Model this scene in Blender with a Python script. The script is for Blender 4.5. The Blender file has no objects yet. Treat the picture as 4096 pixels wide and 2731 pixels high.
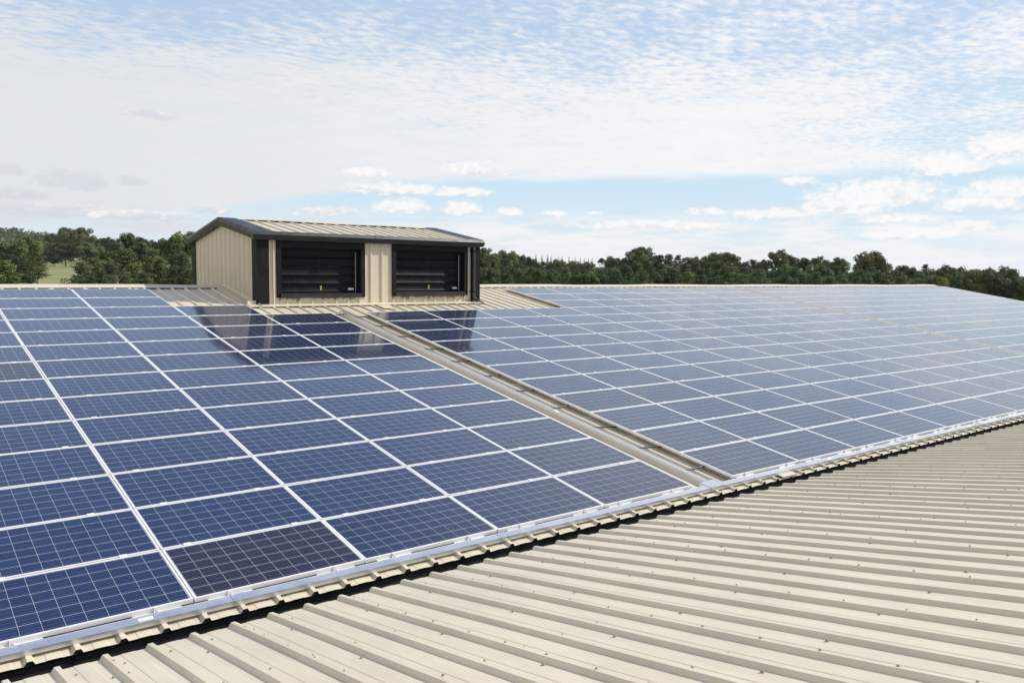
import bpy, math, random
from mathutils import Vector, Matrix, Euler, noise
random.seed(7)
sc = bpy.context.scene
R = math.radians

# ------------------------------------------------------------------ camera
cam_d = bpy.data.cameras.new('camera')
cam = bpy.data.objects.new('camera', cam_d)
sc.collection.objects.link(cam)
CAMP = Vector((-2.22361, -7.27601, 2.82772))
CAMR = Matrix(((0.785511, 0.04196, -0.617423), (-0.618798, 0.065801, -0.782789), (0.007781, 0.99695, 0.077652)))
cam.matrix_world = Matrix.Translation(CAMP) @ CAMR.to_4x4()
cam_d.sensor_width = 36.0
cam_d.lens = 3329.98 / 4096 * 36.0
cam_d.clip_start = 0.1
cam_d.clip_end = 9000
sc.camera = cam

# ------------------------------------------------------------------ colour management
sc.view_settings.view_transform = 'Standard'
sc.view_settings.look = 'None'
sc.view_settings.gamma = 1
sc.view_settings.exposure = 0.07
sc.view_settings.use_curve_mapping = False

# ------------------------------------------------------------------ sun
SUN_AZ = 113.0      # compass-like, from +Y towards +X
SUN_EL = 39.0
sd = Vector((math.sin(R(SUN_AZ)) * math.cos(R(SUN_EL)), math.cos(R(SUN_AZ)) * math.cos(R(SUN_EL)), math.sin(R(SUN_EL))))
sun_d = bpy.data.lights.new('sun', 'SUN')
sun_d.energy = 4.75
sun_d.angle = R(0.6)
sun_d.color = (1.0, 0.945, 0.85)
sun = bpy.data.objects.new('sun', sun_d)
sc.collection.objects.link(sun)
sun.location = (30, -20, 40)
sun.rotation_euler = sd.to_track_quat('Z', 'Y').to_euler()

# ------------------------------------------------------------------ node helper
class NT:
    def __init__(s, nt):
        s.nt = nt
        s.n = nt.nodes
        s.l = nt.links
    def new(s, t, **k):
        n = s.n.new(t)
        for a, b in k.items():
            setattr(n, a, b)
        return n
    def set(s, sock, v):
        if hasattr(v, 'links') or hasattr(v, 'is_output'):
            s.l.new(v, sock)
        else:
            sock.default_value = v
    def m(s, op, a, b=None, c=None, clamp=False):
        n = s.new('ShaderNodeMath', operation=op, use_clamp=clamp)
        s.set(n.inputs[0], a)
        if b is not None: s.set(n.inputs[1], b)
        if c is not None: s.set(n.inputs[2], c)
        return n.outputs[0]
    def ss(s, v, a, b, lo=0.0, hi=1.0):
        n = s.new('ShaderNodeMapRange', interpolation_type='SMOOTHSTEP')
        s.set(n.inputs[0], v)
        n.inputs[1].default_value = a; n.inputs[2].default_value = b
        n.inputs[3].default_value = lo; n.inputs[4].default_value = hi
        return n.outputs[0]
    def mix(s, f, a, b):
        n = s.new('ShaderNodeMix', data_type='RGBA')
        s.set(n.inputs[0], f)
        for i, v in ((6, a), (7, b)):
            if isinstance(v, tuple): n.inputs[i].default_value = (v[0], v[1], v[2], 1)
            else: s.l.new(v, n.inputs[i])
        return n.outputs[2]
    def noise(s, vec, scale, detail=2, rough=.5, dist=0.0):
        n = s.new('ShaderNodeTexNoise')
        if vec is not None: s.l.new(vec, n.inputs['Vector'])
        n.inputs['Scale'].default_value = scale
        n.inputs['Detail'].default_value = detail
        n.inputs['Roughness'].default_value = rough
        n.inputs['Distortion'].default_value = dist
        return n.outputs[0]
    def comb(s, x, y, z=0.0):
        n = s.new('ShaderNodeCombineXYZ')
        s.set(n.inputs[0], x); s.set(n.inputs[1], y); s.set(n.inputs[2], z)
        return n.outputs[0]

# ------------------------------------------------------------------ world: Nishita sky with cloud layers
w = bpy.data.worlds.new('World')
sc.world = w
w.use_nodes = True
T = NT(w.node_tree)
T.n.clear()
out = T.new('ShaderNodeOutputWorld')
bg = T.new('ShaderNodeBackground')
T.l.new(bg.outputs[0], out.inputs[0])
SKY = 0.10
bg.inputs[1].default_value = SKY
sky = T.new('ShaderNodeTexSky', sky_type='NISHITA')
sky.sun_disc = False
sky.sun_elevation = R(SUN_EL)
sky.sun_rotation = R(SUN_AZ)
sky.air_density = 1.0
sky.dust_density = 0.8
sky.ozone_density = 1.6
sky.altitude = 50
tc = T.new('ShaderNodeTexCoord')
sep = T.new('ShaderNodeSeparateXYZ')
T.l.new(tc.outputs['Generated'], sep.inputs[0])
dx, dy, dz = sep.outputs
az = T.m('MULTIPLY', T.m('ARCTAN2', dx, dy), 57.29578)
el = T.m('MULTIPLY', T.m('ARCSINE', dz), 57.29578)
K = 1.0 / SKY
def col(r, g, b, k=1.0): return (r * K * k, g * K * k, b * K * k)
# pale haze towards the horizon
hz = T.ss(el, 0.0, 15.0, 1.0, 0.0)
hz = T.m('POWER', hz, 1.3)
blue = T.mix(0.75, sky.outputs[0], col(0.54, 0.69, 0.89))
blue = T.mix(T.ss(el, 18.0, 38.0), blue, T.mix(T.ss(az, 26.0, 58.0), col(0.12, 0.23, 0.53), col(0.32, 0.47, 0.75)))
lowblue = T.mix(T.ss(el, 0.5, 6.5), col(0.76, 0.83, 0.87), col(0.58, 0.76, 0.88))
base = T.mix(T.ss(el, 6.0, 15.0), lowblue, blue)
# high mackerel layer on a plane
inv = T.m('DIVIDE', 1.0, T.m('MAXIMUM', T.m('ADD', dz, 0.03), 0.03))
px = T.m('MULTIPLY', dx, inv)
py = T.m('MULTIPLY', dy, inv)
pv = T.comb(px, py, 0.0)
mp = T.new('ShaderNodeMapping')
mp.inputs['Rotation'].default_value = (0, 0, R(38))
mp.inputs['Scale'].default_value = (0.8, 1.25, 1)
T.l.new(pv, mp.inputs[0])
rip = T.noise(mp.outputs[0], 19.0, 3, .5, 0.30)
rip2 = T.noise(mp.outputs[0], 7.0, 3, .6, 0.2)
big = T.noise(pv, 0.9, 3, .55, 0.0)
mid = T.noise(pv, 2.6, 3, .6, 0.0)
# coverage by elevation / azimuth
cov = T.ss(el, 18.0, 9.0, 0.30, 0.86)
cov = T.m('SUBTRACT', cov, T.m('MULTIPLY', T.ss(az, 46.0, 12.0), T.ss(el, 13.5, 17.5, 0.0, 0.10)))
cov = T.m('ADD', cov, T.m('MULTIPLY', T.m('SUBTRACT', big, 0.5), 0.75))
cov = T.m('ADD', cov, T.m('MULTIPLY', T.m('SUBTRACT', mid, 0.5), 0.40))
cov = T.m('ADD', cov, T.ss(el, 16.0, 50.0, 0.0, -0.12))
cov = T.m('SUBTRACT', cov, T.m('MULTIPLY', T.ss(az, 52.0, 68.0), T.ss(el, 14.5, 10.5, 0, .42)))
cov = T.m('ADD', cov, T.m('MULTIPLY', T.m('MULTIPLY', T.ss(az, 25.0, 8.0), T.ss(el, 14.0, 11.0)), 0.12))
t = T.m('ADD', T.m('MULTIPLY', T.m('ADD', T.m('MULTIPLY', rip, 0.72), T.m('MULTIPLY', rip2, 0.28)), 1.0), T.m('MULTIPLY', T.m('SUBTRACT', cov, 0.5), 0.75))
mack = T.ss(t, 0.28, 0.68)
mack = T.m('ADD', T.m('MULTIPLY', mack, 0.86), T.m('MULTIPLY', cov, 0.14), clamp=True)
# sharp lower edge of that layer (a wedge of clear sky beneath it)
edge = T.m('ADD', 6.35, T.m('MULTIPLY', T.ss(az, 36.0, 12.0), -3.0))
edge = T.m('ADD', edge, T.m('MULTIPLY', T.m('SUBTRACT', T.noise(T.comb(T.m('MULTIPLY', az, 0.10), T.m('MULTIPLY', el, 0.7), 3.0), 1.6, 4, .6), 0.5), 1.3))
lay = T.m('SUBTRACT', el, edge)
mack = T.m('MULTIPLY', mack, T.ss(lay, -0.15, 0.75))
mack = T.m('MULTIPLY', mack, T.m('MULTIPLY', T.ss(rip, .30, .58, .87, 1.0), T.ss(mid, .35, .60, .86, 1.0)))
# overhead the layer thins to a soft even veil
veil = T.m('ADD', T.m('MULTIPLY', T.ss(el, 26.0, 48.0, 0.80, 0.14), T.ss(az, 30.0, 60.0, 0.05, 1.0)), T.m('MULTIPLY', T.m('SUBTRACT', big, 0.5), 0.25))
ov = T.ss(el, 19.0, 26.0)
mack = T.m('ADD', T.m('MULTIPLY', mack, T.m('SUBTRACT', 1.0, ov)), T.m('MULTIPLY', veil, ov), clamp=True)
cl_r = T.mix(T.ss(az, 5.0, 55.0), col(0.75, 0.765, 0.78), col(0.91, 0.90, 0.91))
c1 = T.mix(mack, base, cl_r)
# cumulus heaps: (azimuth, elevation, half width, half height, brightness)
def ae(px2352, py2352):
    x = px2352 * 1.741497; y = py2352 * 1.741497
    d = CAMR @ Vector(((x - 2048) / 3329.98, -(y - 1365.5) / 3329.98, -1))
    return math.degrees(math.atan2(d.x, d.y)), math.degrees(math.atan2(d.z, math.hypot(d.x, d.y)))
heaps = [(2015, 452, 165, 38, 1), (1935, 480, 110, 24, 1), (2310, 345, 85, 36, 1), (2165, 384, 88, 30, 1), (2295, 440, 80, 28, 1), (2245, 470, 90, 20, 1),
         (925, 478, 80, 22, 1), (1058, 480, 52, 20, 1), (1172, 487, 40, 11, 1), (842, 399, 66, 15, .85), (1085, 392, 90, 20, .8), (905, 437, 140, 17, .9), (1060, 443, 90, 14, .95),
         (1830, 420, 50, 15, 1), (1620, 489, 60, 12, 1), (1770, 494, 130, 15, 1), (1270, 491, 40, 8, 1), (1365, 491, 26, 7, 1), (2225, 520, 60, 14, 1), (2090, 540, 120, 15, 1),
         (165, 418, 80, 25, .05), (300, 420, 32, 15, .0), (345, 265, 62, 12, .35), (20, 395, 36, 17, .05), (110, 487, 150, 20, .25), (35, 447, 66, 13, .1),
         (330, 498, 160, 14, .5), (490, 484, 50, 10, .5), (2070, 505, 120, 12, 1), (1500, 520, 200, 14, .9), (760, 490, 90, 14, .7)]
wn = T.comb(T.m('MULTIPLY', az, 0.36), T.m('MULTIPLY', el, 0.75), 0.0)
n1 = T.m('SUBTRACT', T.noise(wn, 1.7, 5, .62), 0.5)
n2 = T.m('SUBTRACT', T.noise(wn, 5.5, 4, .6), 0.5)
wn2 = T.comb(T.m('MULTIPLY', az, 1.0), T.m('MULTIPLY', el, 1.5), 4.0)
n3 = T.m('SUBTRACT', T.noise(wn2, 1.5, 4, .6, 0.4), 0.5)
azw = T.m('ADD', az, T.m('MULTIPLY', n2, 1.2))
elw = T.m('ADD', el, T.m('MULTIPLY', n1, 0.9))
acc = None; bri = None
for (cx, cy, hw, hh, b) in heaps:
    a0, e0 = ae(cx, cy)
    sa = hw * 1.7415 / 3330 * 57.3; se = hh * 1.22 * 1.7415 / 3330 * 57.3
    u = T.m('DIVIDE', T.m('SUBTRACT', azw, a0), sa)
    v = T.m('DIVIDE', T.m('SUBTRACT', elw, e0), se)
    v = T.m('MULTIPLY', v, T.ss(v, -0.5, 0.2, 1.7, 1.0))       # flatter bases
    h = T.m('SUBTRACT', 1.0, T.m('ADD', T.m('MULTIPLY', u, u), T.m('MULTIPLY', v, v)))
    tone = T.m('MULTIPLY', T.m('MAXIMUM', h, 0.0), T.m('ADD', b, T.m('MULTIPLY', v, 0.40)))
    acc = h if acc is None else T.m('MAXIMUM', acc, h)
    bri = tone if bri is None else T.m('ADD', bri, tone)
accn = T.m('ADD', acc, T.m('ADD', T.m('MULTIPLY', n1, 1.5), T.m('ADD', T.m('MULTIPLY', n2, 0.9), T.m('MULTIPLY', n3, 1.9))))
cm = T.ss(accn, -0.1, 1.0)
cm = T.m('MULTIPLY', cm, 0.92)
# bands of small far cumulus near the horizon
fv = T.comb(T.m('MULTIPLY', az, 0.16), T.m('MULTIPLY', el, 0.95), 7.0)
far = T.noise(fv, 1.5, 5, .6)
fm = T.m('MULTIPLY', T.ss(far, 0.36, 0.60), T.ss(el, 5.0, 3.0))
fm = T.m('MULTIPLY', fm, 0.85)
fcol = T.mix(T.ss(az, 12.0, 40.0), col(0.71, 0.72, 0.75), col(0.92, 0.905, 0.90))
c2 = T.mix(fm, c1, fcol)
rel = T.m('DIVIDE', bri, T.m('MAXIMUM', acc, 0.15))
shade = T.ss(T.m('ADD', T.m('ADD', rel, T.m('MULTIPLY', n1, 0.9)), T.m('MULTIPLY', n3, 1.3)), 0.25, 1.1)
ccol = T.mix(shade, col(0.66, 0.68, 0.735), col(0.965, 0.94, 0.925))
c3 = T.mix(cm, c2, ccol)
# pale murk right at the horizon
murk = T.m('MULTIPLY', T.ss(el, 3.2, -1.0), 0.55)
mcol = T.mix(T.ss(az, 12.0, 45.0), col(0.72, 0.74, 0.80), col(0.86, 0.86, 0.87))
c4 = T.mix(murk, c3, mcol)
# warm fill for shaded faces, added to the unseen sky opposite the sun
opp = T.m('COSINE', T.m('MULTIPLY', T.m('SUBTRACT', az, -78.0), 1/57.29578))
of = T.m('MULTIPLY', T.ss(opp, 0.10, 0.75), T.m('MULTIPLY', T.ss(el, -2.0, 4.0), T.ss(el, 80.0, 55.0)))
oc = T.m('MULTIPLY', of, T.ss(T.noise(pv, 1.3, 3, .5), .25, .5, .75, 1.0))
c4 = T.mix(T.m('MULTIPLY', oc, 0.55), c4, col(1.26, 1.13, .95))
# below the horizon
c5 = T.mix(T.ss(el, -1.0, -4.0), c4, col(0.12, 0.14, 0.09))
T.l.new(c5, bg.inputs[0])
w.cycles.sampling_method = 'MANUAL'
w.cycles.sample_map_resolution = 512

# ------------------------------------------------------------------ mesh helpers
C = sc.collection
class MB:
    def __init__(s): s.v = []; s.f = []; s.c = []
    def quad(s, a, b, c, d):
        n = len(s.v); s.v += [tuple(a), tuple(b), tuple(c), tuple(d)]; s.f.append((n, n+1, n+2, n+3))
    def box(s, x0, x1, y0, y1, z0, z1, fn=None):
        p = [(x, y, z) for x in (x0, x1) for y in (y0, y1) for z in (z0, z1)]
        if fn: p = [tuple(fn(*q)) for q in p]
        n = len(s.v); s.v += p
        for f in ((0,1,3,2), (4,6,7,5), (0,4,5,1), (2,3,7,6), (0,2,6,4), (1,5,7,3)): s.f.append(tuple(n+i for i in f))
    def strip(s, rows, closed=False):
        # rows: list of point lists, joined to a grid
        n = len(s.v); k = len(rows[0])
        for r in rows: s.v += [tuple(p) for p in r]
        for i in range(len(rows)-1):
            for j in range(k if closed else k-1):
                a = n+i*k+j; b = n+i*k+(j+1) % k
                s.f.append((a, b, b+k, a+k))
    def cap(s, ring):
        n = len(s.v); s.v += [tuple(p) for p in ring]; s.f.append(tuple(range(n, n+len(ring))))
    def prism(s, ring0, ring1):
        s.strip([ring0, ring1], True); s.cap(ring0[::-1]); s.cap(ring1)
    def tube(s, pts, r, k=8, r1=None, cap=True):
        pts = [Vector(p) for p in pts]; rings = []
        N = len(pts)
        for i, p in enumerate(pts):
            d = (pts[min(i+1, N-1)]-pts[max(i-1, 0)]).normalized()
            a = d.orthogonal().normalized()
            if abs(d.z) < .95: a = d.cross(Vector((0, 0, 1))).normalized()
            b = d.cross(a).normalized()
            rr = r if r1 is None else r+(r1-r)*i/(N-1)
            rings.append([p+(a*math.cos(t)+b*math.sin(t))*rr for t in [2*math.pi*j/k for j in range(k)]])
        s.strip(rings, True)
        if cap: s.cap(rings[0][::-1]); s.cap(rings[-1])
    def build(s, name, mat, parent=None, smooth=False, **kw):
        me = bpy.data.meshes.new(name)
        me.from_pydata(s.v, [], s.f)
        me.materials.append(mat)
        if smooth:
            me.polygons.foreach_set('use_smooth', [True]*len(me.polygons))
        o = bpy.data.objects.new(name, me)
        C.objects.link(o)
        if parent: o.parent = parent
        tag(o, **kw)
        return o
def tag(o, label=None, cat=None, group=None, kind=None):
    if label: o['label'] = label
    if cat: o['category'] = cat
    if group: o['group'] = group
    if kind: o['kind'] = kind
def empty(name, loc=(0, 0, 0), rot=(0, 0, 0), **kw):
    o = bpy.data.objects.new(name, None)
    o.empty_display_size = .2
    C.objects.link(o); o.location = loc; o.rotation_euler = rot
    tag(o, **kw)
    return o

# ------------------------------------------------------------------ materials
def mat(name, color=(.5, .5, .5), rough=.5, metal=0.0, spec=.5):
    m = bpy.data.materials.new(name); m.use_nodes = True
    t = NT(m.node_tree); b = m.node_tree.nodes['Principled BSDF']
    b.inputs['Base Color'].default_value = (*color, 1)
    b.inputs['Roughness'].default_value = rough
    b.inputs['Metallic'].default_value = metal
    b.inputs['Specular IOR Level'].default_value = spec
    return m, t, b
def bump(t, b, h, strength, dist=.01):
    n = t.new('ShaderNodeBump'); n.inputs['Strength'].default_value = strength; n.inputs['Distance'].default_value = dist
    t.l.new(h, n.inputs['Height']); t.l.new(n.outputs[0], b.inputs['Normal'])

def cream(name, base, stain, axis_scale=(9, .7, 9), rust=None, amt=.35):
    m, t, b = mat(name, base, .42)
    tc = t.new('ShaderNodeTexCoord')
    mp = t.new('ShaderNodeMapping'); mp.inputs['Scale'].default_value = axis_scale
    t.l.new(tc.outputs['Object'], mp.inputs[0])
    streak = t.noise(mp.outputs[0], 1.0, 5, .65)
    blot = t.noise(tc.outputs['Object'], 1.3, 6, .6)
    fine = t.noise(tc.outputs['Object'], 38, 4, .7)
    f = t.m('MULTIPLY', t.ss(t.m('ADD', t.m('MULTIPLY', streak, .6), t.m('MULTIPLY', blot, .4)), .40, .64), amt)
    c = t.mix(f, base, stain)
    f2 = t.m('MULTIPLY', t.ss(fine, .62, .80), .25)
    c = t.mix(f2, c, tuple(x*.62 for x in stain))
    # each metre wide sheet weathers a little differently
    sx = t.new('ShaderNodeSeparateXYZ'); t.l.new(tc.outputs['Object'], sx.inputs[0])
    wn_ = t.new('ShaderNodeTexWhiteNoise', noise_dimensions='1D'); t.l.new(t.m('FLOOR', t.m('ADD', sx.outputs[0], .32)), wn_.inputs['W'])
    c = t.mix(t.m('MULTIPLY', wn_.outputs['Value'], .16), c, stain)
    big_ = t.noise(tc.outputs['Object'], .35, 4, .6)
    c = t.mix(t.ss(big_, .45, .75, 0, .30), c, stain)
    if rust:
        sp = t.new('ShaderNodeSeparateXYZ'); t.l.new(tc.outputs['Object'], sp.inputs[0])
        rf = rust(t, sp, tc)
        c = t.mix(rf, c, t.mix(t.noise(tc.outputs['Object'], 30, 3), (.15, .045, .012), (.34, .13, .035)))
    t.l.new(c, b.inputs['Base Color'])
    t.l.new(t.ss(blot, .3, .7, .36, .55), b.inputs['Roughness'])
    bump(t, b, t.m('ADD', t.m('MULTIPLY', t.noise(tc.outputs['Object'], 2.2, 2), 1.0), t.m('MULTIPLY', fine, .03)), .35, .006)
    return m
M_roof = cream('cream_steel_roof', (.62, .550, .415), (.47, .415, .315), (9, .6, 9))
M_near = cream('weathered_cream_steel', (.65, .585, .450), (.50, .445, .345), (9, .5, 9), amt=.52)
def rust_front(t, sp, tc):
    # rust: runs just under the two window sills and along the bottom edge
    n = t.noise(tc.outputs['Object'], 9, 4, .65)
    z = t.m('ADD', sp.outputs[2], t.m('MULTIPLY', t.m('SUBTRACT', n, .5), .16))
    X = sp.outputs[0]
    inw = t.m('MAXIMUM', t.m('MULTIPLY', t.m('GREATER_THAN', X, 5.95), t.m('LESS_THAN', X, 8.3)), t.m('MULTIPLY', t.m('GREATER_THAN', X, 9.13), t.m('LESS_THAN', X, 11.5)))
    nj = t.noise(t.comb(t.m('MULTIPLY', X, 6.0), t.m('MULTIPLY', sp.outputs[2], 2.0), 0.0), 1.6, 4, .7)
    zj = t.m('ADD', sp.outputs[2], t.m('MULTIPLY', t.m('SUBTRACT', nj, .58), .45))
    a = t.m('MULTIPLY', t.ss(zj, .125, .15), inw)
    bnd = t.m('SUBTRACT', 1.0, t.ss(z, .01, .04))
    return t.m('MAXIMUM', t.m('MULTIPLY', a, .85), t.m('MULTIPLY', bnd, .9))
M_front = cream('cream_wall_sheet', (.62, .55, .415), (.50, .44, .33), (9, 9, .6), rust=rust_front, amt=.25)
def rust_gable(t, sp, tc):
    n = t.noise(tc.outputs['Object'], 7, 4, .6)
    y = t.m('ABSOLUTE', sp.outputs[1])
    top = t.m('ADD', t.m('SUBTRACT', sp.outputs[2], 2.0), t.m('MULTIPLY', y, .176))
    top = t.m('ADD', top, t.m('MULTIPLY', t.m('SUBTRACT', n, .5), .25))
    return t.m('MULTIPLY', t.ss(top, -.01, .05), .8)
M_gable = cream('cream_gable_sheet', (.56, .50, .385), (.48, .425, .32), (9, 9, .6), rust=rust_gable, amt=.3)

def dark(name, c, rough, amp=.4, spec=.5):
    m, t, b = mat(name, c, rough, 0, spec)
    tc = t.new('ShaderNodeTexCoord')
    n = t.noise(tc.outputs['Object'], 3.0, 5, .6)
    t.l.new(t.mix(t.ss(n, .35, .75), c, tuple(x*(1+amp)+.004 for x in c)), b.inputs['Base Color'])
    t.l.new(t.ss(n, .3, .7, rough-.06, rough+.12), b.inputs['Roughness'])
    return m
M_char = dark('charcoal_coated_steel', (.009, .009, .010), .55, spec=.12)
M_fascia = dark('charcoal_fascia', (.014, .014, .017), .40, spec=.38)
M_black = dark('black_rubber', (.006, .006, .006), .8)
M_blade = dark('black_louvre_steel', (.004, .0045, .006), .34, spec=.12)
M_gut = dark('gutter_lining', (.022, .022, .023), .32)
M_pipe = dark('dark_grey_plastic', (.030, .028, .028), .5)
M_galv, t, b = mat('galvanised_steel', (.50, .52, .53), .38, .75)
tc = t.new('ShaderNodeTexCoord')
vo = t.new('ShaderNodeTexVoronoi'); vo.inputs['Scale'].default_value = 60
t.l.new(tc.outputs['Object'], vo.inputs['Vector'])
sp = t.new('ShaderNodeSeparateXYZ'); t.l.new(vo.outputs['Color'], sp.inputs[0])
t.l.new(t.mix(sp.outputs[0], (.62, .64, .67), (.66, .68, .71)), b.inputs['Base Color'])
t.l.new(t.ss(t.noise(tc.outputs['Object'], 5, 3), .3, .7, .28, .45), b.inputs['Roughness'])
M_alu, t, b = mat('anodised_aluminium', (.74, .745, .75), .42, .08)
tc = t.new('ShaderNodeTexCoord')
t.l.new(t.mix(t.noise(tc.outputs['Object'], 4, 4), (.68, .68, .68), (.80, .80, .79)), b.inputs['Base Color'])
M_white = mat('white_sticker', (.80, .80, .80), .4)[0]
M_yellow = mat('yellow_sticker', (.62, .40, .09), .5)[0]
M_screw, t, b = mat('weathered_screw_head', (.30, .26, .20), .5, .2)
M_bscrew = mat('bright_rivet', (.55, .55, .55), .3, .8)[0]
M_rivet = mat('dull_rivet', (.16, .16, .165), .35, .3)[0]

# solar glass
M_cell, t, b = mat('polycrystalline_cells', (.02, .04, .12), .28)
tc = t.new('ShaderNodeTexCoord')
sp = t.new('ShaderNodeSeparateXYZ'); t.l.new(tc.outputs['Object'], sp.inputs[0])
at = t.new('ShaderNodeAttribute', attribute_type='OBJECT', attribute_name='tint')
tint = at.outputs['Fac']
CX, CY = .1608, .158
def lines(coord, origin, pitch, half):
    q = t.m('DIVIDE', t.m('SUBTRACT', coord, origin), pitch)
    fr = t.m('ABSOLUTE', t.m('SUBTRACT', t.m('FRACT', t.m('ADD', q, .5)), .5))
    return t.m('LESS_THAN', t.m('MULTIPLY', fr, pitch), half)
x, y = sp.outputs[0], sp.outputs[1]
gx = lines(x, .026, CX, .0012)
gy = lines(y, .024, CY, .0019)
g = t.m('MAXIMUM', gx, gy)
ins = t.m('MULTIPLY', t.m('MULTIPLY', t.m('GREATER_THAN', x, .0245), t.m('LESS_THAN', x, 1.6355)), t.m('MULTIPLY', t.m('GREATER_THAN', y, .021), t.m('LESS_THAN', y, .973)))
outm = t.m('SUBTRACT', 1.0, ins)
bus = lines(y, .024+CY/6, CY/3, .0008)
cellv = t.comb(t.m('FLOOR', t.m('DIVIDE', t.m('SUBTRACT', x, .026), CX)), t.m('FLOOR', t.m('DIVIDE', t.m('SUBTRACT', y, .023), CY)), t.m('MULTIPLY', tint, 91.7))
wnz = t.new('ShaderNodeTexWhiteNoise', noise_dimensions='3D'); t.l.new(cellv, wnz.inputs['Vector'])
cr = wnz.outputs['Value']
xv = t.comb(x, y, t.m('MULTIPLY', tint, 37.1))
vo = t.new('ShaderNodeTexVoronoi'); vo.inputs['Scale'].default_value = 45
t.l.new(xv, vo.inputs['Vector'])
s2 = t.new('ShaderNodeSeparateXYZ'); t.l.new(vo.outputs['Color'], s2.inputs[0])
grain = s2.outputs[0]
bluec = t.mix(t.m('ADD', t.m('MULTIPLY', cr, .6), t.m('MULTIPLY', grain, .4)), (.0075, .0145, .048), (.0125, .024, .076))
purp = t.mix(t.m('ADD', t.m('MULTIPLY', cr, .6), t.m('MULTIPLY', grain, .4)), (.010, .006, .012), (.018, .012, .024))
pf = t.ss(tint, .72, .95)
cellc = t.mix(pf, bluec, purp)
cellc = t.mix(t.m('MULTIPLY', bus, .75), cellc, (.22, .24, .28))
dst = t.noise(t.comb(t.m('MULTIPLY', x, 2.0), t.m('MULTIPLY', y, 2.0), t.m('MULTIPLY', tint, 53.0)), 3.0, 5, .65)
low = t.ss(y, .10, .02, 0, .05)
cellc = t.mix(t.m('ADD', t.ss(dst, .55, .80, 0, .05), low), cellc, (.30, .29, .26))
cellc = t.mix(g, cellc, (.50, .52, .55))
cellc = t.mix(outm, cellc, (.30, .32, .35))
t.l.new(cellc, b.inputs['Base Color'])
dust = t.noise(t.comb(x, y, t.m('MULTIPLY', tint, 11.0)), 2.5, 4, .6)
b.inputs['Specular IOR Level'].default_value = .08
b.inputs['Roughness'].default_value = .45
b.inputs['Coat Weight'].default_value = 1.0
b.inputs['Coat IOR'].default_value = 1.54
t.l.new(t.ss(dust, .3, .75, .05, .11), b.inputs['Coat Roughness'])

# ------------------------------------------------------------------ roof geometry
TH = R(10.0); ct, st = math.cos(TH), math.sin(TH)
PITCH = 1/3.0
VR = 15.05                          # slope length to the ridge
YR = VR*ct + .106*st                 # ridge line in plan (pan level)
EAVE_V = -.235
YV = -.325                          # valley centre line
def S(u, v, n): return Vector((u, v*ct - n*st, v*st + n*ct))
def Sback(u, v, n): p = S(u, v, n); return Vector((p.x, 2*YR - p.y, p.z))
def Snear(u, v, n): p = S(u, v, n); return Vector((p.x, 2*YV - p.y, p.z))
PAN, RIB = -.106, -.074
def profile(u0, u1, off, pan=PAN, rib=RIB):
    pts = []
    k = math.floor((u0-off)/PITCH)
    while True:
        c = off + k*PITCH
        lap = .0022 if k % 3 == 0 else 0
        for du, n in ((-.040, pan), (-.019, rib+lap), (.019, rib+lap), (.034, pan+.0055+lap), (.0345, pan+.005)) if lap else ((-.040, pan), (-.019, rib), (.019, rib), (.037, pan)):
            uu = c+du
            if u0 <= uu <= u1: pts.append((uu, n))
        for du, n in ((.0375, pan), (.037+.070, pan), (.037+.078, pan+.0035), (.037+.180, pan+.0035), (.037+.188, pan)):
            uu = c+du
            if u0 <= uu <= u1: pts.append((uu, n))
        if c > u1: break
        k += 1
    return pts
def sheet(fn, u0, u1, vs, off, wob=.0):
    mb = MB(); prof = profile(u0, u1, off)
    rows = []
    for v in vs:
        r = []
        for (u, n) in prof:
            dn = wob*noise.noise(Vector((u*.8, v*.5, 3))) if wob else 0
            r.append(fn(u, v, n+dn))
        rows.append(r)
    mb.strip(rows)
    return mb
def frange(a, b, n): return [a+(b-a)*i/n for i in range(n+1)]
U0, U1 = -9.0, 45.25
GZ = -6.2                           # ground level at the barn

barn = empty('farm_barn', (0, 0, 0), label='long cream profiled steel barn roof carrying all the solar panels', cat='barn')
sheet(S, U0, U1, frange(EAVE_V, VR-.03, 26), .036, .004).build('roof_slope', M_roof, barn)
sheet(Sback, U0, U1, frange(EAVE_V, VR-.03, 6), .036).build('back_slope', M_roof, barn)
mb = MB()
cw = .36
for fn in (S, Sback):
    us = frange(U0, U1+.02, 44)
    def wav(u): return .010*math.sin(u*.9)+.006*math.sin(u*2.3+1)
    mb.strip([[fn(u, VR-cw, RIB+.001+wav(u)*.4) for u in us], [fn(u, VR-cw, RIB+.008+wav(u)*.4) for u in us], [fn(u, VR+.006, RIB+.020+wav(u)) for u in us]])
mb.build('ridge_cap', M_roof, barn)
mb = MB()
mb.box(U0, U1-.05, VR-cw+.008, VR-cw+.05, PAN+.0045, RIB-.0045, S)
mb.build('ridge_filler', M_black, barn)
def rib_fillers(fn, off):
    mb = MB(); prof = profile(U0+.05, U1-.05, off)
    mb.strip([[fn(u, EAVE_V+.008, n-.0025) for u, n in prof], [fn(u, EAVE_V+.008, PAN-.014) for u, n in prof]])
    return mb
rib_fillers(S, .036).build('eave_filler', M_black, barn)
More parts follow.
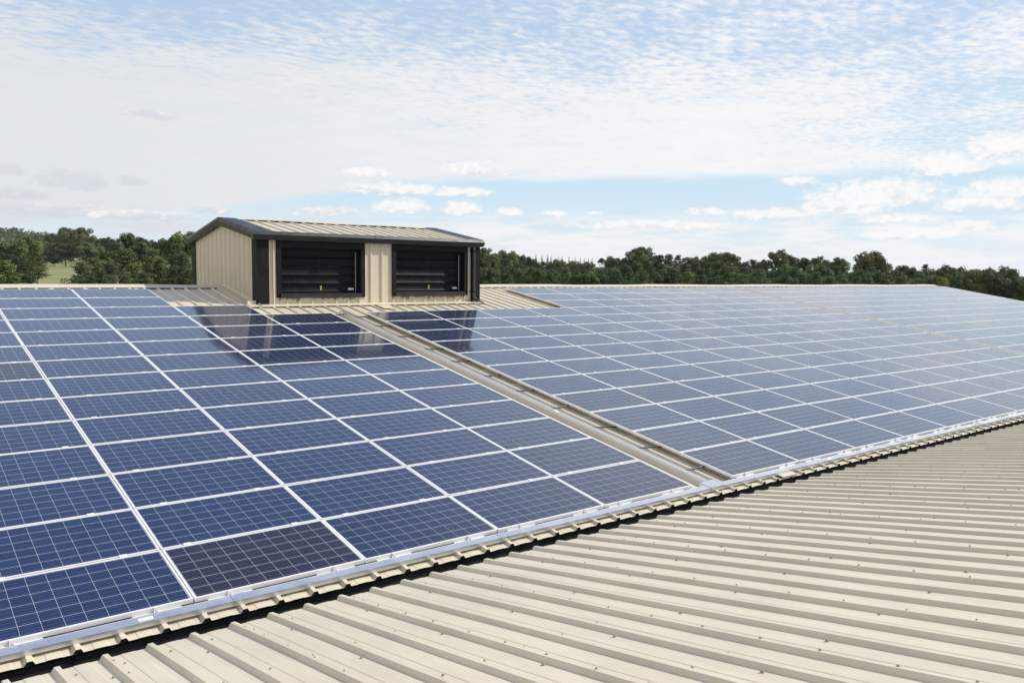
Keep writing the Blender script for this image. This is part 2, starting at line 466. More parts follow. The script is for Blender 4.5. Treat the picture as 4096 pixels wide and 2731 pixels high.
# gable verge trim at the far end
mb = MB()
for fn in (S, Sback):
    mb.box(U1-.10, U1+.03, EAVE_V, VR, RIB+.003, RIB+.012, fn)
    mb.box(U1+.025, U1+.035, EAVE_V, VR, PAN-.15, RIB+.012, fn)
M_verge = dark('brown_verge_trim', (.16, .10, .085), .5)
mb.build('verge_trim', M_verge, barn)
mb = MB()
mb.box(8.50, 8.86, -.228, -.150, RIB+.002, RIB+.006, S); mb.box(8.50, 8.86, -.2325, -.2285, PAN+.01, RIB+.006, S)
mb.build('patch_plate', M_roof, barn)
mb = MB(); mb.box(8.50, 8.88, 11.80, 12.235, RIB+.002, RIB+.005, S); mb.build('patch_plate', M_roof, barn)
# walls below
M_wall = cream('barn_wall_sheet', (.42, .40, .33), (.30, .29, .24), (9, 9, .6))
mb = MB()
yb = 2*YR - YV
zt = S(0, EAVE_V, PAN).z
mb.box(U0+.02, U1-.03, -.18, -.10, GZ-1, zt-.2)
mb.box(U0+.02, U1-.03, yb-.3, yb-.2, GZ-1, zt-.03)
for xx in (U0+.05, U1-.12):
    ring = [(xx, -.1, GZ-1), (xx, yb-.3, GZ-1), (xx, yb-.3, zt-.05), (xx, YR, S(0, VR, PAN).z-.05), (xx, -.1, zt-.05)]
    mb.prism(ring, [(p[0]+.05, p[1], p[2]) for p in ring])
mb.build('wall', M_wall, barn)

near = empty('farm_barn', (0, 0, 0), label='bare ribbed cream steel roof span in the foreground, dotted with screw heads', cat='barn')
V_N = 13.0
sheet(Snear, U0, U1, frange(EAVE_V, V_N, 40), .180, .007).build('roof_slope', M_near, near)
rib_fillers(Snear, .180).build('eave_filler', M_black, near)
mb = MB()
ye = Snear(0, V_N, PAN).y
for xx in (U0+.05, U1-.12):
    ring = [(xx, -.52, GZ-1), (xx, ye, GZ-1), (xx, ye, Snear(0, V_N, PAN).z-.03), (xx, -.52, zt-.05)]
    mb.prism(ring, [(p[0]+.05, p[1], p[2]) for p in ring])
mb.box(U0+.02, U1-.03, ye-.05, ye+.02, GZ-1, Snear(0, V_N, PAN).z-.03)
mb.box(U0+.02, U1-.03, -.56, -.50, GZ-1, zt-.2)
mb.build('wall', M_wall, near)

# roof screws
def screw_mesh(washer=.011, head=.0065, h=.011):
    mb = MB()
    k = 8
    def ring(r, z): return [(r*math.cos(2*math.pi*j/k), r*math.sin(2*math.pi*j/k), z) for j in range(k)]
    mb.strip([ring(washer, 0), ring(washer*.95, .003), ring(head*1.2, .0045), ring(head, .005), ring(head, h-.002), ring(head*.7, h)], True)
    mb.cap(ring(head*.7, h))
    return mb
def place_screws(parent, fn, spots, keep):
    # the nearest as screws of their own, the rest as one part
    spots = sorted(spots, key=lambda q: (fn(*q[:3]) - CAMP).length)
    near_s, rest = spots[:keep], spots[keep:]
    proto = None
    ax = (fn(0, 1, 0)-fn(0, 0, 0)).normalized(); nn = (fn(0, 0, 1)-fn(0, 0, 0)).normalized()
    rotm = Matrix((ax.cross(nn), ax, nn)).transposed().to_4x4()
    sm = screw_mesh(.0125, .0075, .013)
    for q in near_s:
        if proto is None:
            o = sm.build('screw', M_screw, parent); proto = o
        else:
            o = proto.copy(); C.objects.link(o); o.parent = parent
        o.matrix_local = Matrix.Translation(fn(*q[:3])) @ rotm @ Matrix.Scale(q[3], 4)
    if rest:
        mb = MB()
        for q in rest:
            base = len(mb.v); P = fn(*q[:3])
            mb.v += [tuple(P + rotm.to_3x3() @ (Vector(v)*q[3])) for v in sm.v]
            mb.f += [tuple(i+base for i in f) for f in sm.f]
        mb.build('screw', M_screw, parent, kind='stuff')
def cam_xy(p):
    q = CAMR.transposed() @ (p - CAMP)
    if q.z > -.05: return None
    return (512+832.5*q.x/-q.z, 341.4-832.5*q.y/-q.z)
spots = []
for k in range(int((U0-.18)/PITCH)+1, int((U1-.18)/PITCH)-1):
    c = .180 + k*PITCH
    for r in range(11):
        v = .05 + r*1.18
        spots.append((c+.075+random.uniform(-.01, .01), v+random.uniform(-.02, .02), PAN, 1.0))
        if k % 2: spots.append((c-.075, v+.35+random.uniform(-.03, .03), PAN, 1.1))
    if k % 3 == 0:
        for r in range(24):
            spots.append((c+.008, .02+r*.45+random.uniform(-.02, .02), RIB, .85))
spots = [s for s in spots if (lambda q: q and -20 < q[0] < 1044 and q[1] < 702)(cam_xy(Snear(*s[:3])))]
place_screws(near, Snear, spots, 100)
spots = []
for k in range(int((U0-.036)/PITCH)+1, int((U1-.036)/PITCH)-1):
    c = .036 + k*PITCH
    spots.append((c+.16+random.uniform(-.015, .015), EAVE_V+.14+random.uniform(-.012, .012), PAN+.003, 1.0))
    for r in range(1, 13):
        v = r*1.18 + .3
        if k % 3 == 0:
            spots += [(c, v+j*.39, RIB, .85) for j in range(3)]
        spots.append((c+.075, v, PAN, 1.0))
        if k % 5 == 2: spots.append((c-.1, v+.2, PAN, 1.0))
def bare(s):
    u, v = s[0], s[1]
    if v < 0: return True
    if 6.68 < u < 7.58 or 25.9 < u < 26.5: return True
    if u < 6.68: return (u > 3.34 and v > 12.17) or (u > 5.01 and v > 11.16)
    return u < 14.26 and v > 11.16
spots = [s for s in spots if bare(s) and (lambda q: q and -20 < q[0] < 1044 and q[1] < 702)(cam_xy(S(*s[:3])))]
place_screws(barn, S, spots, 95)

# valley gutter
mb = MB()
g0, g1, gz = -.17, -.48, zt-.035
us = frange(U0, U1, 30)
sec = [(g0+.0, gz+.0), (g0, gz-.14), (g0-.05, gz-.17), (g1+.05, gz-.17), (g1, gz-.14), (g1, gz)]
mb.strip([[(u, y, z) for (y, z) in sec] for u in us])
gut = mb.build('valley_gutter', M_gut, None, label='black valley gutter running between the two cream roof slopes', cat='gutter')
mb = MB()
for gx_ in (-1.0+6.2*i for i in range(8)):
    mb.box(gx_, gx_+.02, g1, g0, gz-.175, gz-.165)
    mb.box(gx_, gx_+.02, g0-.004, g0, gz-.13, gz-.01)
mb.build('joint', M_char, gut)

# ------------------------------------------------------------------ solar panels
PW, PH, PD = 1.660, .996, .040
VP = 1.0143; UP = 1.67
def panel_frame():
    mb = MB(); lip = .017
    mb.box(0, PW, 0, lip, -PD, 0); mb.box(0, PW, PH-lip, PH, -PD, 0)
    mb.box(0, lip, lip, PH-lip, -PD, 0); mb.box(PW-lip, PW, lip, PH-lip, -PD, 0)
    return mb
def panel_glass():
    mb = MB(); mb.box(.015, PW-.015, .015, PH-.015, -.012, -.0035)
    return mb
def clamp_mid():
    mb = MB()
    mb.box(-.035, .035, -.022, .020, .001, .005)
    mb.box(-.035, .035, -.0185, -.0015+.0, -.030, .001)
    mb.tube([(0, -.010, .005), (0, -.010, .011)], .006, 6)
    return mb
blocks = [(-1.67, 5, 'left of the near cable tray', 'near'), (7.58, 11, 'right of the near cable tray', 'near'), (26.50, 11, 'right of the far cable tray', 'far')]
NUM = ['zero', 'first', 'second', 'third', 'fourth', 'fifth', 'sixth', 'seventh', 'eighth', 'ninth', 'tenth', 'eleventh', 'twelfth', 'thirteenth', 'fourteenth']
def rows_of(b, c):
    if b == 0 and c == 3: return 12
    if b == 0 and c == 4: return 11
    if b == 1 and c < 4: return 11
    return 14
proto = None
rest_f = MB()
rp = random.Random(3)
tints = {}
for b_, (uo, nc, where, which) in enumerate(blocks):
    for c in range(nc):
        for r in range(rows_of(b_, c)):
            u, v = uo+c*UP, r*VP
            tn = rp.random()
            tn *= .76
            if b_ == 0 and c == 1 and r == 0: tn = 1.0
            if b_ == 0 and c == 0 and r == 7: tn = .93
            if b_ == 0 and c == 1 and r == 2: tn = .3
            if rp.random() < .14: tn = .82 if b_ else .79
            vis = False
            for (a, d) in ((0, 0), (PW, 0), (0, PH), (PW, PH), (PW/2, PH/2)):
                q = cam_xy(S(u+a, v+d, 0))
                if q and 2 < q[0] < 1022 and q[1] < 680: vis = True
            M4 = Matrix.Translation(S(u+rp.uniform(-.003, .003), v+rp.uniform(-.003, .003), rp.uniform(-.0015, .0015))) @ Euler((TH+R(rp.uniform(-.10, .10)), R(rp.uniform(-.08, .08)), 0)).to_matrix().to_4x4()
            if not vis:
                base = len(rest_f.v)
                for mm in (panel_frame(), ):
                    rest_f.v += [tuple(M4 @ Vector(p)) for p in mm.v]; rest_f.f += [tuple(i+base for i in f) for f in mm.f]
                base = len(rest_f.v)
                continue
            rowt = 'bottom row by the valley gutter' if r == 0 else ('%s row up from the gutter' % NUM[r+1])
            n_ = (nc-c) if b_ == 0 else c+1
            shade_t = 'dark purple' if tn > .9 else ('purplish' if tn > .77 else 'blue')
            lab = '%s solar panel, %s, %s column %s' % (shade_t, rowt, NUM[n_], where)
            if len(lab.split()) > 16: lab = '%s panel, %s, %s column %s' % (shade_t, rowt, NUM[n_], where)
            if len(lab.split()) > 16: lab = lab.replace('bottom row by the valley gutter', 'bottom row by gutter')
            if len(lab.split()) > 16: lab = lab.replace('row up from the gutter', 'row from gutter')
            if proto is None:
                root = empty('solar_panel')
                fr = panel_frame().build('frame', M_alu, root)
                gl = panel_glass().build('cell_glass', M_cell, root)
                cl = clamp_mid().build('clamp', M_alu, root)
                cl.location = (PW*.2, PH+.020, 0)
                cl2 = cl.copy(); C.objects.link(cl2); cl2.parent = root; cl2.location = (PW*.8, PH+.020, 0)
                proto = (root, fr, gl, cl, cl2)
                o, og = root, gl
            else:
                o = proto[0].copy(); C.objects.link(o)
                kids = [k.copy() for k in proto[1:]]
                for k in kids:
                    C.objects.link(k); k.parent = o
                og = kids[1]
                kids[2].location.x += rp.uniform(-.1, .1); kids[3].location.x += rp.uniform(-.1, .1)
            o.matrix_world = M4
            og['tint'] = tn
            tag(o, lab, 'solar panel', 'solar panels laid in rows up the cream roof')
if rest_f.v:
    rest_f.build('solar_panel_row', M_alu, None, kind='stuff', label='silver frames of the remaining solar panels running on past the right edge', cat='solar panels')

# short mounting rails with an end clamp, along the bottom edges
def rail_mb():
    mb = MB()
    L = .20
    sec = [(-.018, -.0735), (.018, -.0735), (.018, -.062), (.012, -.057), (.018, -.052), (.018, -.0415), (-.018, -.0415), (-.018, -.052), (-.012, -.057), (-.018, -.062)]
    mb.prism([(-L, y, z) for y, z in sec], [(L, y, z) for y, z in sec])
    return mb
def endclamp_mb():
    mb = MB()
    mb.box(-.03, .03, -.006, -.001, -.041, .004); mb.box(-.03, .03, -.001, .012, .001, .005)
    mb.box(-.03, .03, -.024, -.006, -.041, -.036)
    mb.tube([(0, -.015, -.036), (0, -.015, -.020)], .006, 6)
    return mb
rproto = None
for b_, (uo, nc, where, which) in enumerate(blocks[:2]):
    for c in range(nc):
        for j, f in enumerate((.2, .8)):
            u = uo+c*UP+PW*f+rp.uniform(-.06, .06)
            q = cam_xy(S(u, 0, -.05))
            if not q or not (4 < q[0] < 1020 and q[1] < 678): continue
            if rproto is None:
                o = empty('mounting_rail'); ra = rail_mb().build('rail', M_alu, o); ec = endclamp_mb().build('end_clamp', M_alu, o)
                rproto = (o, ra, ec)
            else:
                o = rproto[0].copy(); C.objects.link(o)
                for k in rproto[1:]:
                    kk = k.copy(); C.objects.link(kk); kk.parent = o
            o.matrix_world = Matrix.Translation(S(u, -.004, 0)) @ Euler((TH, 0, 0)).to_matrix().to_4x4()
            n_ = (nc-c) if b_ == 0 else c+1
            tag(o, 'short silver rail, %s one under the bottom panel %s %s near cable tray' % (('left', 'right')[j], NUM[n_], 'left of' if b_ == 0 else 'right of'), 'mounting rail', 'short mounting rails under the bottom row of panels')

# ------------------------------------------------------------------ cable trays and cables
def rough_tray(u0, u1, v0, v1, n0, n1, name, label, along, joints):
    root = empty(name, label=label, cat='cable tray')
    mb = MB()
    mb.box(u0, u1, v0, v1, n0, n1, S)
    o = mb.build('tray_lid', M_galv, root)
    # thin returned lips
    mb = MB()
    e = .004
    if along == 'u':
        mb.box(u0, u1, v0-e, v0, n0, n1+e, S); mb.box(u0, u1, v1, v1+e, n0, n1+e, S)
    else:
        mb.box(u0-e, u0, v0, v1, n0, n1+e, S); mb.box(u1, u1+e, v0, v1, n0, n1+e, S)
    mb.build('tray_side', M_galv, root)
    for j in joints:
        mb = MB()
        if along == 'u':
            mb.box(j-.06, j+.06, v0-2*e, v1+2*e, n0, n1+e+.002, S)
        else:
            mb.box(u0-2*e, u1+2*e, j-.06, j+.06, n0, n1+e+.002, S)
        p = mb.build('coupler', M_galv, root)
        mb = MB()
        for q in (-.035, .035):
            if along == 'u': P = S(j+q, v0+.02, n1+e+.002)
            else: P = S(u0+.02, j+q, n1+e+.002)
            mb.tube([P, P+S(0, 0, .006)], .007, 6)
        mb.build('screw_pair', M_bscrew, p)
    return root
ty0, ty1 = -.145, -.045
tr = rough_tray(U0, U1-.3, ty0, ty1, -.0735, -.028, 'cable_tray', 'long pale galvanised cable tray running along the eave below the panels', 'u', [-2.6, .36, 3.35, 9.2, 12.3, 15.4, 18.6, 21.8])
mb = MB(); mb.box(6.92, 7.20, ty0-.006, ty1+.10, -.0735, -.018, S); p = mb.build('tee_box', M_galv, tr)
mb = MB()
for (a, c_) in ((6.95, ty0+.02), (7.17, ty0+.02), (6.95, ty1+.08), (7.17, ty1+.08)):
    P = S(a, c_, -.018); mb.tube([P, P+S(0, 0, .006)], .007, 6)
mb.build('screw_pair', M_bscrew, p)
def sticker(parent, u, v, n, w_, h_, tri=True, rot=0):
    mb = MB(); mb.box(u-w_/2, u+w_/2, v-h_/2, v+h_/2, n, n+.0015, S)
    s_ = mb.build('warning_label', M_white, parent)
    if tri:
        mb = MB()
        cx_, cy_ = u+w_*.33, v
        ring = [(cx_-h_*.3, cy_-h_*.3), (cx_+h_*.3, cy_-h_*.3), (cx_, cy_+h_*.32)]
        mb.prism([S(a, c_, n+.0016) for a, c_ in ring], [S(a, c_, n+.0026) for a, c_ in ring])
        mb.build('warning_triangle', M_yellow, s_)
for u in (-.43, 9.95, 15.0):
    sticker(tr, u, -.095, -.0275, .115, .045)
wt = rough_tray(7.03, 7.095, .062, 11.42, -.0735, -.018, 'cable_tray', 'galvanised cable tray climbing the near bare strip between the panel blocks', 'v', [2.3, 5.5, 8.6])
sticker(wt, 7.0625, 3.3, -.0175, .05, .1, False)
ft = rough_tray(26.17, 26.27, .062, 14.4, -.0735, -.014, 'cable_tray', 'thin galvanised cable tray on the far bare strip between distant panels', 'v', [3, 6.0, 9.0, 12.0])
M_cable = dark('black_cable_sheath', (.010, .010, .011), .45)
cab = [11.13, 10.83, 9.87, 8.84, 7.70, 6.68, 5.57, 4.58, 3.51, 2.49, 1.50, .52]
for i, v in enumerate(cab):
    if i == 0:
        pts = [S(6.66, v-.02, -.03), S(6.76, v+.0, -.055), S(6.86, v+.02, -.058), S(6.96, v+.03, -.052), S(7.05, v+.04, -.035)]
        lab = 'black cable reaching from the left panels to the top end of the tray'
    else:
        dv = rp.uniform(-.12, .12)
        pts = [S(7.085, v+rp.uniform(-.02, .02), -.045), S(7.13, v+dv*.2, -.040), S(7.30, v+dv*.3, -.052), S(7.47, v+dv*.6, -.050), S(7.60, v+dv, -.052), S(7.74, v+dv*1.4, -.055)]
        lab = 'short black cable from tray to right panels, %s one up from the gutter' % NUM[len(cab)-i]
    # smooth through
    P2 = []
    for k in range(len(pts)-1):
        p0 = pts[max(k-1, 0)]; p1 = pts[k]; p2 = pts[k+1]; p3 = pts[min(k+2, len(pts)-1)]
        for s_ in range(4):
            q = s_/4
            P2.append(.5*((2*p1)+(p2-p0)*q+(2*p0-5*p1+4*p2-p3)*q*q+(3*p1-p0-3*p2+p3)*q**3))
    P2.append(pts[-1])
    mb = MB(); mb.tube(P2, .0135, 7)
    mb.build('cable', M_cable, None, smooth=True, label=lab, cat='cable', group='cables crossing the near bare strip')

# ------------------------------------------------------------------ ventilation dormer
DX0, DX1, DYF, DYB = 5.43, 11.98, 12.36, 17.14
DYC = (DYF+DYB)/2
dm = empty('ventilation_dormer', (0, 0, 0), label='cream box dormer with charcoal trims and two louvred openings straddling the ridge', cat='dormer')
W1 = (5.895, 8.305, 2.265, 3.70); W2 = (9.125, 11.595, 2.285, 3.72)
FB = 2.065
def wall_profile(a0, a1, off, out):
    pts = []
    k = math.floor((a0-off)/PITCH)-1
    pts.append((a0, 0.0))
    while off+k*PITCH < a1+.2:
        c = off+k*PITCH
        for du, n in ((-.037, 0), (-.019, .032), (.019, .032), (.037, 0), (.107, 0), (.113, -.003), (.119, 0), (.214, 0), (.220, -.003), (.226, 0)):
            if a0 < c+du < a1: pts.append((c+du, n))
        k += 1
    pts.append((a1, 0.0))
    return pts
fw_obj_origin = Vector((0, DYF, FB))
def front_piece(mb, a0, a1, z0, z1):
    pr = wall_profile(a0, a1, DX0+.40, 1)
    mb.strip([[(u, DYF-n-fw_obj_origin.y, z-FB) for u, n in pr] for z in (z0, z1)])
mb = MB()
ZT = 3.88
front_piece(mb, DX0+.02, DX1-.02, FB, W1[2]+.02)
for a0, a1 in ((DX0+.02, W1[0]+.02), (W1[1]-.02, W2[0]+.02), (W2[1]-.02, DX1-.02)):
    front_piece(mb, a0, a1, W1[2]+.02, ZT)
front_piece(mb, W1[0]+.02, W1[1]-.02, W1[3]-.05, ZT)
front_piece(mb, W2[0]+.02, W2[1]-.02, W2[3]-.05, ZT)
fo = mb.build('front_wall', M_front, dm); fo.location = fw_obj_origin
# gable walls: profiled sheets reaching the roof line
apz = 4.27
def rz(y): return apz - abs(y-DYC)*.1763
for X, sgn, nm in ((DX0, -1, 'gable_wall'), (DX1, 1, 'gable_wall')):
    mb = MB()
    pr = wall_profile(DYF+.01, DYB-.01, DYF+.2, 1)
    if not any(abs(a-DYC) < 1e-6 for a, n in pr):
        pr.append((DYC, 0.0 if True else 0)); pr.sort()
    lo = [(sgn*n*.6, a-DYC, max(S(0, (a if a < YR else 2*YR-a)/ct, PAN).z, 0)-.02-2.2) for a, n in pr]
    hi = [(sgn*n*.6, a-DYC, rz(a)-.05-2.2) for a, n in pr]
    mb.strip([lo, hi])
    o = mb.build(nm, M_gable, dm); o.location = (X, DYC, 2.2)
# back wall
mb = MB(); mb.box(DX0+.01, DX1-.01, DYB-.03, DYB, 2.0, ZT-.02); mb.build('back_wall', M_roof, dm)
# corner posts
for (x0, x1, y0, y1, zb) in ((DX0-.045, DX0+.27, DYF-.045, DYF+.25, 2.03), (DX1-.28, DX1+.045, DYF-.045, DYF+.25, 2.03), (DX0-.045, DX0+.25, DYB-.25, DYB+.045, 2.0), (DX1-.25, DX1+.045, DYB-.25, DYB+.045, 2.0)):
    mb = MB(); t_ = .006
    fy = y0 if y0 < DYC-1 else y1-t_
    fx = x0 if x0 < 8 else x1-t_
    mb.box(x0, x1, fy, fy+t_, zb, 3.80); mb.box(fx, fx+t_, y0+(t_ if fy == y0 else 0), y1-(t_ if fy != y0 else 0), zb, 3.80)
    mb.build('corner_post', M_char, dm)
# roof sheets
def dormer_roof(sign):
    mb = MB(); rows = []
    pr = profile(DX0-.10, DX1+.06, DX0+.15, 0, .034)
    for s_ in (0, 1):
        y = DYC-sign*.03 if s_ == 0 else DYC-sign*(DYC-DYF+.10)
        z0 = apz+.0 - abs(y-DYC)*.1763
        rows.append([(u, y, z0+n) for u, n in pr])
    mb.strip(rows); return mb
mb = dormer_roof(1); m2 = dormer_roof(-1)
k0 = len(mb.v); mb.v += m2.v; mb.f += [tuple(i+k0 for i in f) for f in m2.f]
ro = mb.build('roof', M_roof, dm)
mb = MB()
xs = frange(DX0+.30, DX1-.30, 20)
for sgn in (1, -1):
    mb.strip([[(x_, DYC-sgn*.20, apz+.042-.0353+.006*math.sin(x_*2)) for x_ in xs], [(x_, DYC, apz+.052) for x_ in xs]])
mb.build('ridge_cap', M_roof, dm)
mb = MB(); mb.box(DX0+.1, DX1-.1, DYC-.18, DYC-.16, apz-.031+.002, apz+.034-.031-.004); mb.build('ridge_filler', M_black, dm)
# roof stitch screws
mb = MB()
k = 0
sm = screw_mesh(.014, .008, .012)
for k in range(19):
    c_ = DX0+.15+k*PITCH+PITCH
    if c_ > DX1-.2: break
    for j in range(6):
        if k % 3 == 0 or j in (2, 5):
            y = DYF+.05+j*.42
            base = len(mb.v); zz = apz-abs(y-DYC)*.1763+(.034 if k % 3 == 0 else 0)
            mb.v += [(c_+v[0]+(0 if k % 3 == 0 else .08), y+v[1], zz+v[2]) for v in sm.v]; mb.f += [tuple(i+base for i in f) for f in sm.f]
mb.build('roof_screws', M_screw, ro)
# verge trims: broad top flap + two-facet fascia
VXL, VXR = DX0-.12, DX1+.085
for X, sgn in ((VXL, 1), (VXR, -1)):
    root = None
    mb = MB()
    for side in (1, -1):
        def P(x_, yy, dz): return (x_, DYC-side*yy, apz-yy*.1763+dz)
        yE = DYC-DYF+.145
        inner = X+sgn*.47
        mb.strip([[P(inner, y_, .046), P(X, y_, .050), P(X-sgn*.045, y_, -.035), P(X, y_, -.155), P(X+sgn*.13, y_, -.155)] for y_ in (0, yE)])
    mb.build('verge_trim', M_fascia, dm)
# eave gutter box, front and back
GE = .185
def gutter(sign):
    mb = MB()
    yw = DYF if sign == 1 else DYB
    def Y(d): return yw-sign*d
    zE = apz-(DYC-DYF+.145)*.1763
    sec = [(Y(.10), zE+.02), (Y(.145), zE+.050), (Y(.185), zE-.035), (Y(.145), zE-.155), (Y(-.0), zE-.155), (Y(0), zE-.02)]
    x0, x1 = VXL-.005, VXR+.005
    ring0 = [(x0, y, z) for y, z in sec]; ring1 = [(x1, y, z) for y, z in sec]
    # mitred ends: pull the outer lip with the verge facet
    ring0[2] = (x0-.045, sec[2][0], sec[2][1]); ring1[2] = (x1+.045, sec[2][0], sec[2][1])
    mb.prism(ring0, ring1)
    return mb, sec
mb, sec = gutter(1)
gu = mb.build('eave_gutter', M_fascia, dm)
mb2, _ = gutter(-1); mb2.build('eave_gutter', M_fascia, dm)
mb = MB()
e = .004
for x_ in (8.52,):
    secj = [(sec[0][0]-e, sec[0][1]+e), (sec[1][0]-e, sec[1][1]+e), (sec[2][0]-e, sec[2][1]), (sec[3][0]-e, sec[3][1]-e), (sec[4][0]-e*2, sec[4][1]-e)]
    mb.strip([[(xx, y, z) for y, z in secj] for xx in (x_, x_+.26)])
js = mb.build('joint_sleeve', M_fascia, gu)
mb = MB()
for x_ in (8.55, 8.75):
    for q in (.35, .7):
        y = sec[1][0]*(1-q)+sec[2][0]*q-.004; z = sec[1][1]*(1-q)+sec[2][1]*q
        mb.tube([(x_, y+.004, z), (x_, y-.006, z+.003)], .009, 8)
mb.build('rivet', M_black, js)
# soffit closing the overhangs
mb = MB(); mb.box(DX0-.01, DX1+.01, DYF-.02, DYF+.04, ZT-.19, ZT-.172); mb.build('soffit_strip', M_char, dm)
# louvred openings
def window(W, first):
    x0, x1, z0, z1 = W
    wi = empty('louvred_opening'); wi.parent = dm
    f = .115; D = DYF-.036
    mb = MB()
    # outer surround, face proud of the ribs
    mb.box(x0, x0+f, D-.012, D, z0, z1)
    mb.box(x1-f, x1, D-.012, D, z0, z1)
    mb.box(x0+f, x1-f, D-.0118, D, z1-.20, z1)
    mb.box(x0-.0, x0+.006, D, DYF+.01, z0, z1); mb.box(x1-.006, x1, D, DYF+.01, z0, z1)
    # reveals
    rd = .26
    xi0, xi1, zi0, zi1 = x0+f, x1-f, z0+.10, z1-.20
    mb.box(xi0-.004, xi0, D, D+rd, zi0, zi1); mb.box(xi1, xi1+.004, D, D+rd, zi0, zi1)
    mb.box(xi0, xi1, D, D+rd, zi1, zi1+.004)
    mb.build('frame', M_char, wi)
    mb = MB()
    mb.prism([(xi0-.03, D-.050, z0-.005), (xi0-.03, D-.046, zi0), (xi0-.03, D+rd, zi0+.012), (xi0-.03, D+rd, z0)], [(xi1+.0, D-.050, z0-.005), (xi1, D-.046, zi0), (xi1, D+rd, zi0+.012), (xi1, D+rd, z0)])
    mb.build('sill', M_fascia, wi)
    # louvre unit
    lx0, lx1 = xi0+.02, xi1-.06
    lz0, lz1 = zi0+.02, zi1-.055
    yl = D+rd-.03
    mb = MB()
    mb.box(xi0, xi1, yl+.05, yl+.06, zi0, zi1)
    mb.box(xi0, lx0, yl-.03, yl+.05, zi0, zi1); mb.box(lx1, xi1, yl-.06, yl+.05, zi0+.01, zi1)
    mb.box(lx0, lx1, yl-.03, yl+.05, lz1, zi1)
    mb.build('louvre_frame', M_char, wi)
    n = 5; h = (lz1-lz0)/n
    bl = []
    for i in range(n):
        zb = lz0+i*h
        mb = MB()
        prof = [(.012, h*1.04), (.010, h*.80), (.004, h*.45), (-.006, h*.22), (-.024, h*.10), (-.036, .020), (-.030, .004), (-.012, .0)]
        secs = []
        for k_ in range(9):
            xx = lx0+(lx1-lx0)*k_/8
            bow = .006*math.sin(math.pi*k_/8) + (.008 if k_ in (0, 8) else 0)
            secs.append([(xx, yl+a-bow, zb+z_) for a, z_ in prof])
        mb.strip(secs)
        o = mb.build('blade', M_blade, wi, smooth=True)
        bl.append(o)
        mb = MB()
        for q in (.01, .19, .36, .50, .52, .65, .82, .985):
            xx = lx0+(lx1-lx0)*q
            for zz in ((zb+h*.24, ) if q != .52 else (zb+h*.75,)):
                y_ = yl-.014
                mb.tube([(xx, y_+.014, zz), (xx, y_-.003, zz)], .006, 6)
        mb.build('rivet', M_rivet, o)
    mb = MB(); mb.box(lx1-.012, lx1+.004, yl-.052, yl-.034, lz0+.01, lz1-.02); mb.build('edge_seal', mat('grey_seal', (.45, .47, .48), .5)[0], wi)
    # stickers on the bottom blade
    q = lx0+(lx1-lx0)*.537
    mb = MB(); mb.box(q-.022, q+.022, yl-.0125, yl-.0105, lz0+h*.30, lz0+h*.78)
    ys = mb.build('yellow_sticker', M_yellow, bl[0])
    mb = MB(); mb.box(q-.012, q+.012, yl-.0135, yl-.0126, lz0+h*.50, lz0+h*.60); mb.box(q-.003, q+.003, yl-.0135, yl-.0126, lz0+h*.62, lz0+h*.72)
    mb.build('warning_mark', M_black, ys)
    q = lx1-.125
    mb = MB()
    ring = []
    for a in range(24):
        an = 2*math.pi*a/24
        cx_ = .052 if math.cos(an) > 0 else -.052
        ring.append((q+cx_+.030*math.cos(an), 0, lz0+h*.40+.028*math.sin(an)))
    mb.prism([(p[0], yl-.0105, p[2]) for p in ring], [(p[0], yl-.0135, p[2]) for p in ring])
    mb.build('white_label', M_white, bl[0])
    return wi
window(W1, True); window(W2, False)
# downpipe
px_, py_ = 11.775, DYF-.095
pr = empty('downpipe'); pr.parent = dm
mb = MB(); mb.tube([(px_, py_, 3.72), (px_, py_, 2.30)], .042, 16); mb.tube([(px_, py_, 3.72), (px_, py_, 3.60)], .050, 16)
mb.tube([(px_, py_, 2.36), (px_, py_, 2.28)], .049, 16)
mb.build('pipe', M_pipe, pr, smooth=False)
mb = MB()
mb.tube([(px_, py_, 2.30), (px_, py_, 2.24), (px_+.01, py_-.02, 2.19), (px_+.035, py_-.07, 2.15), (px_+.06, py_-.12, 2.13)], .049, 16, cap=False)
mb.build('shoe', M_pipe, pr, smooth=True)
mb = MB(); mb.tube([(px_+.036, py_-.072, 2.149), (px_+.058, py_-.116, 2.131)], .043, 16); mb.build('dark_mouth', M_black, pr)
for zz in (3.55, 2.38):
    mb = MB(); mb.box(px_-.075, px_+.02, py_+.03, DYF-.0, zz-.02, zz+.02); mb.box(px_-.058, px_+.058, py_-.052, py_+.052, zz-.012, zz+.012); mb.build('bracket', M_char, pr)
# base flashings on the main roof
mb = MB()
fr0 = .012
vF = (DYF)/ct
us = frange(DX0-.26, DX1+.02, 24)
def fw_(u): return .004*math.sin(u*3.1)
mb.strip([[S(u, vF-.30, RIB+.002+fw_(u)*.3) for u in us], [S(u, vF-.30, RIB+.008+fw_(u)) for u in us], [S(u, vF-.005, RIB+.010) for u in us], [S(u, vF+.02, RIB+.09) for u in us]])
mb.strip([[S(DX0-.26, v, RIB-.03), S(DX0-.255, v, RIB+.010), S(DX0-.02, v, RIB+.012), S(DX0-.006, v, RIB+.05)] for v in (vF-.30, VR+.0)])
mb.strip([[S(DX1+.06, v, RIB-.0), S(DX1+.055, v, RIB+.010), S(DX1+.01, v, RIB+.012), S(DX1+.004, v, RIB+.05)] for v in (vF-.30, VR-.1)])
mb.build('base_flashing', M_roof, dm)
mb = MB(); mb.box(DX0-.24, DX1+.04, vF-.292, vF-.25, PAN+.0045, RIB-.0045, S); mb.build('base_filler', M_black, dm)
mb = MB()
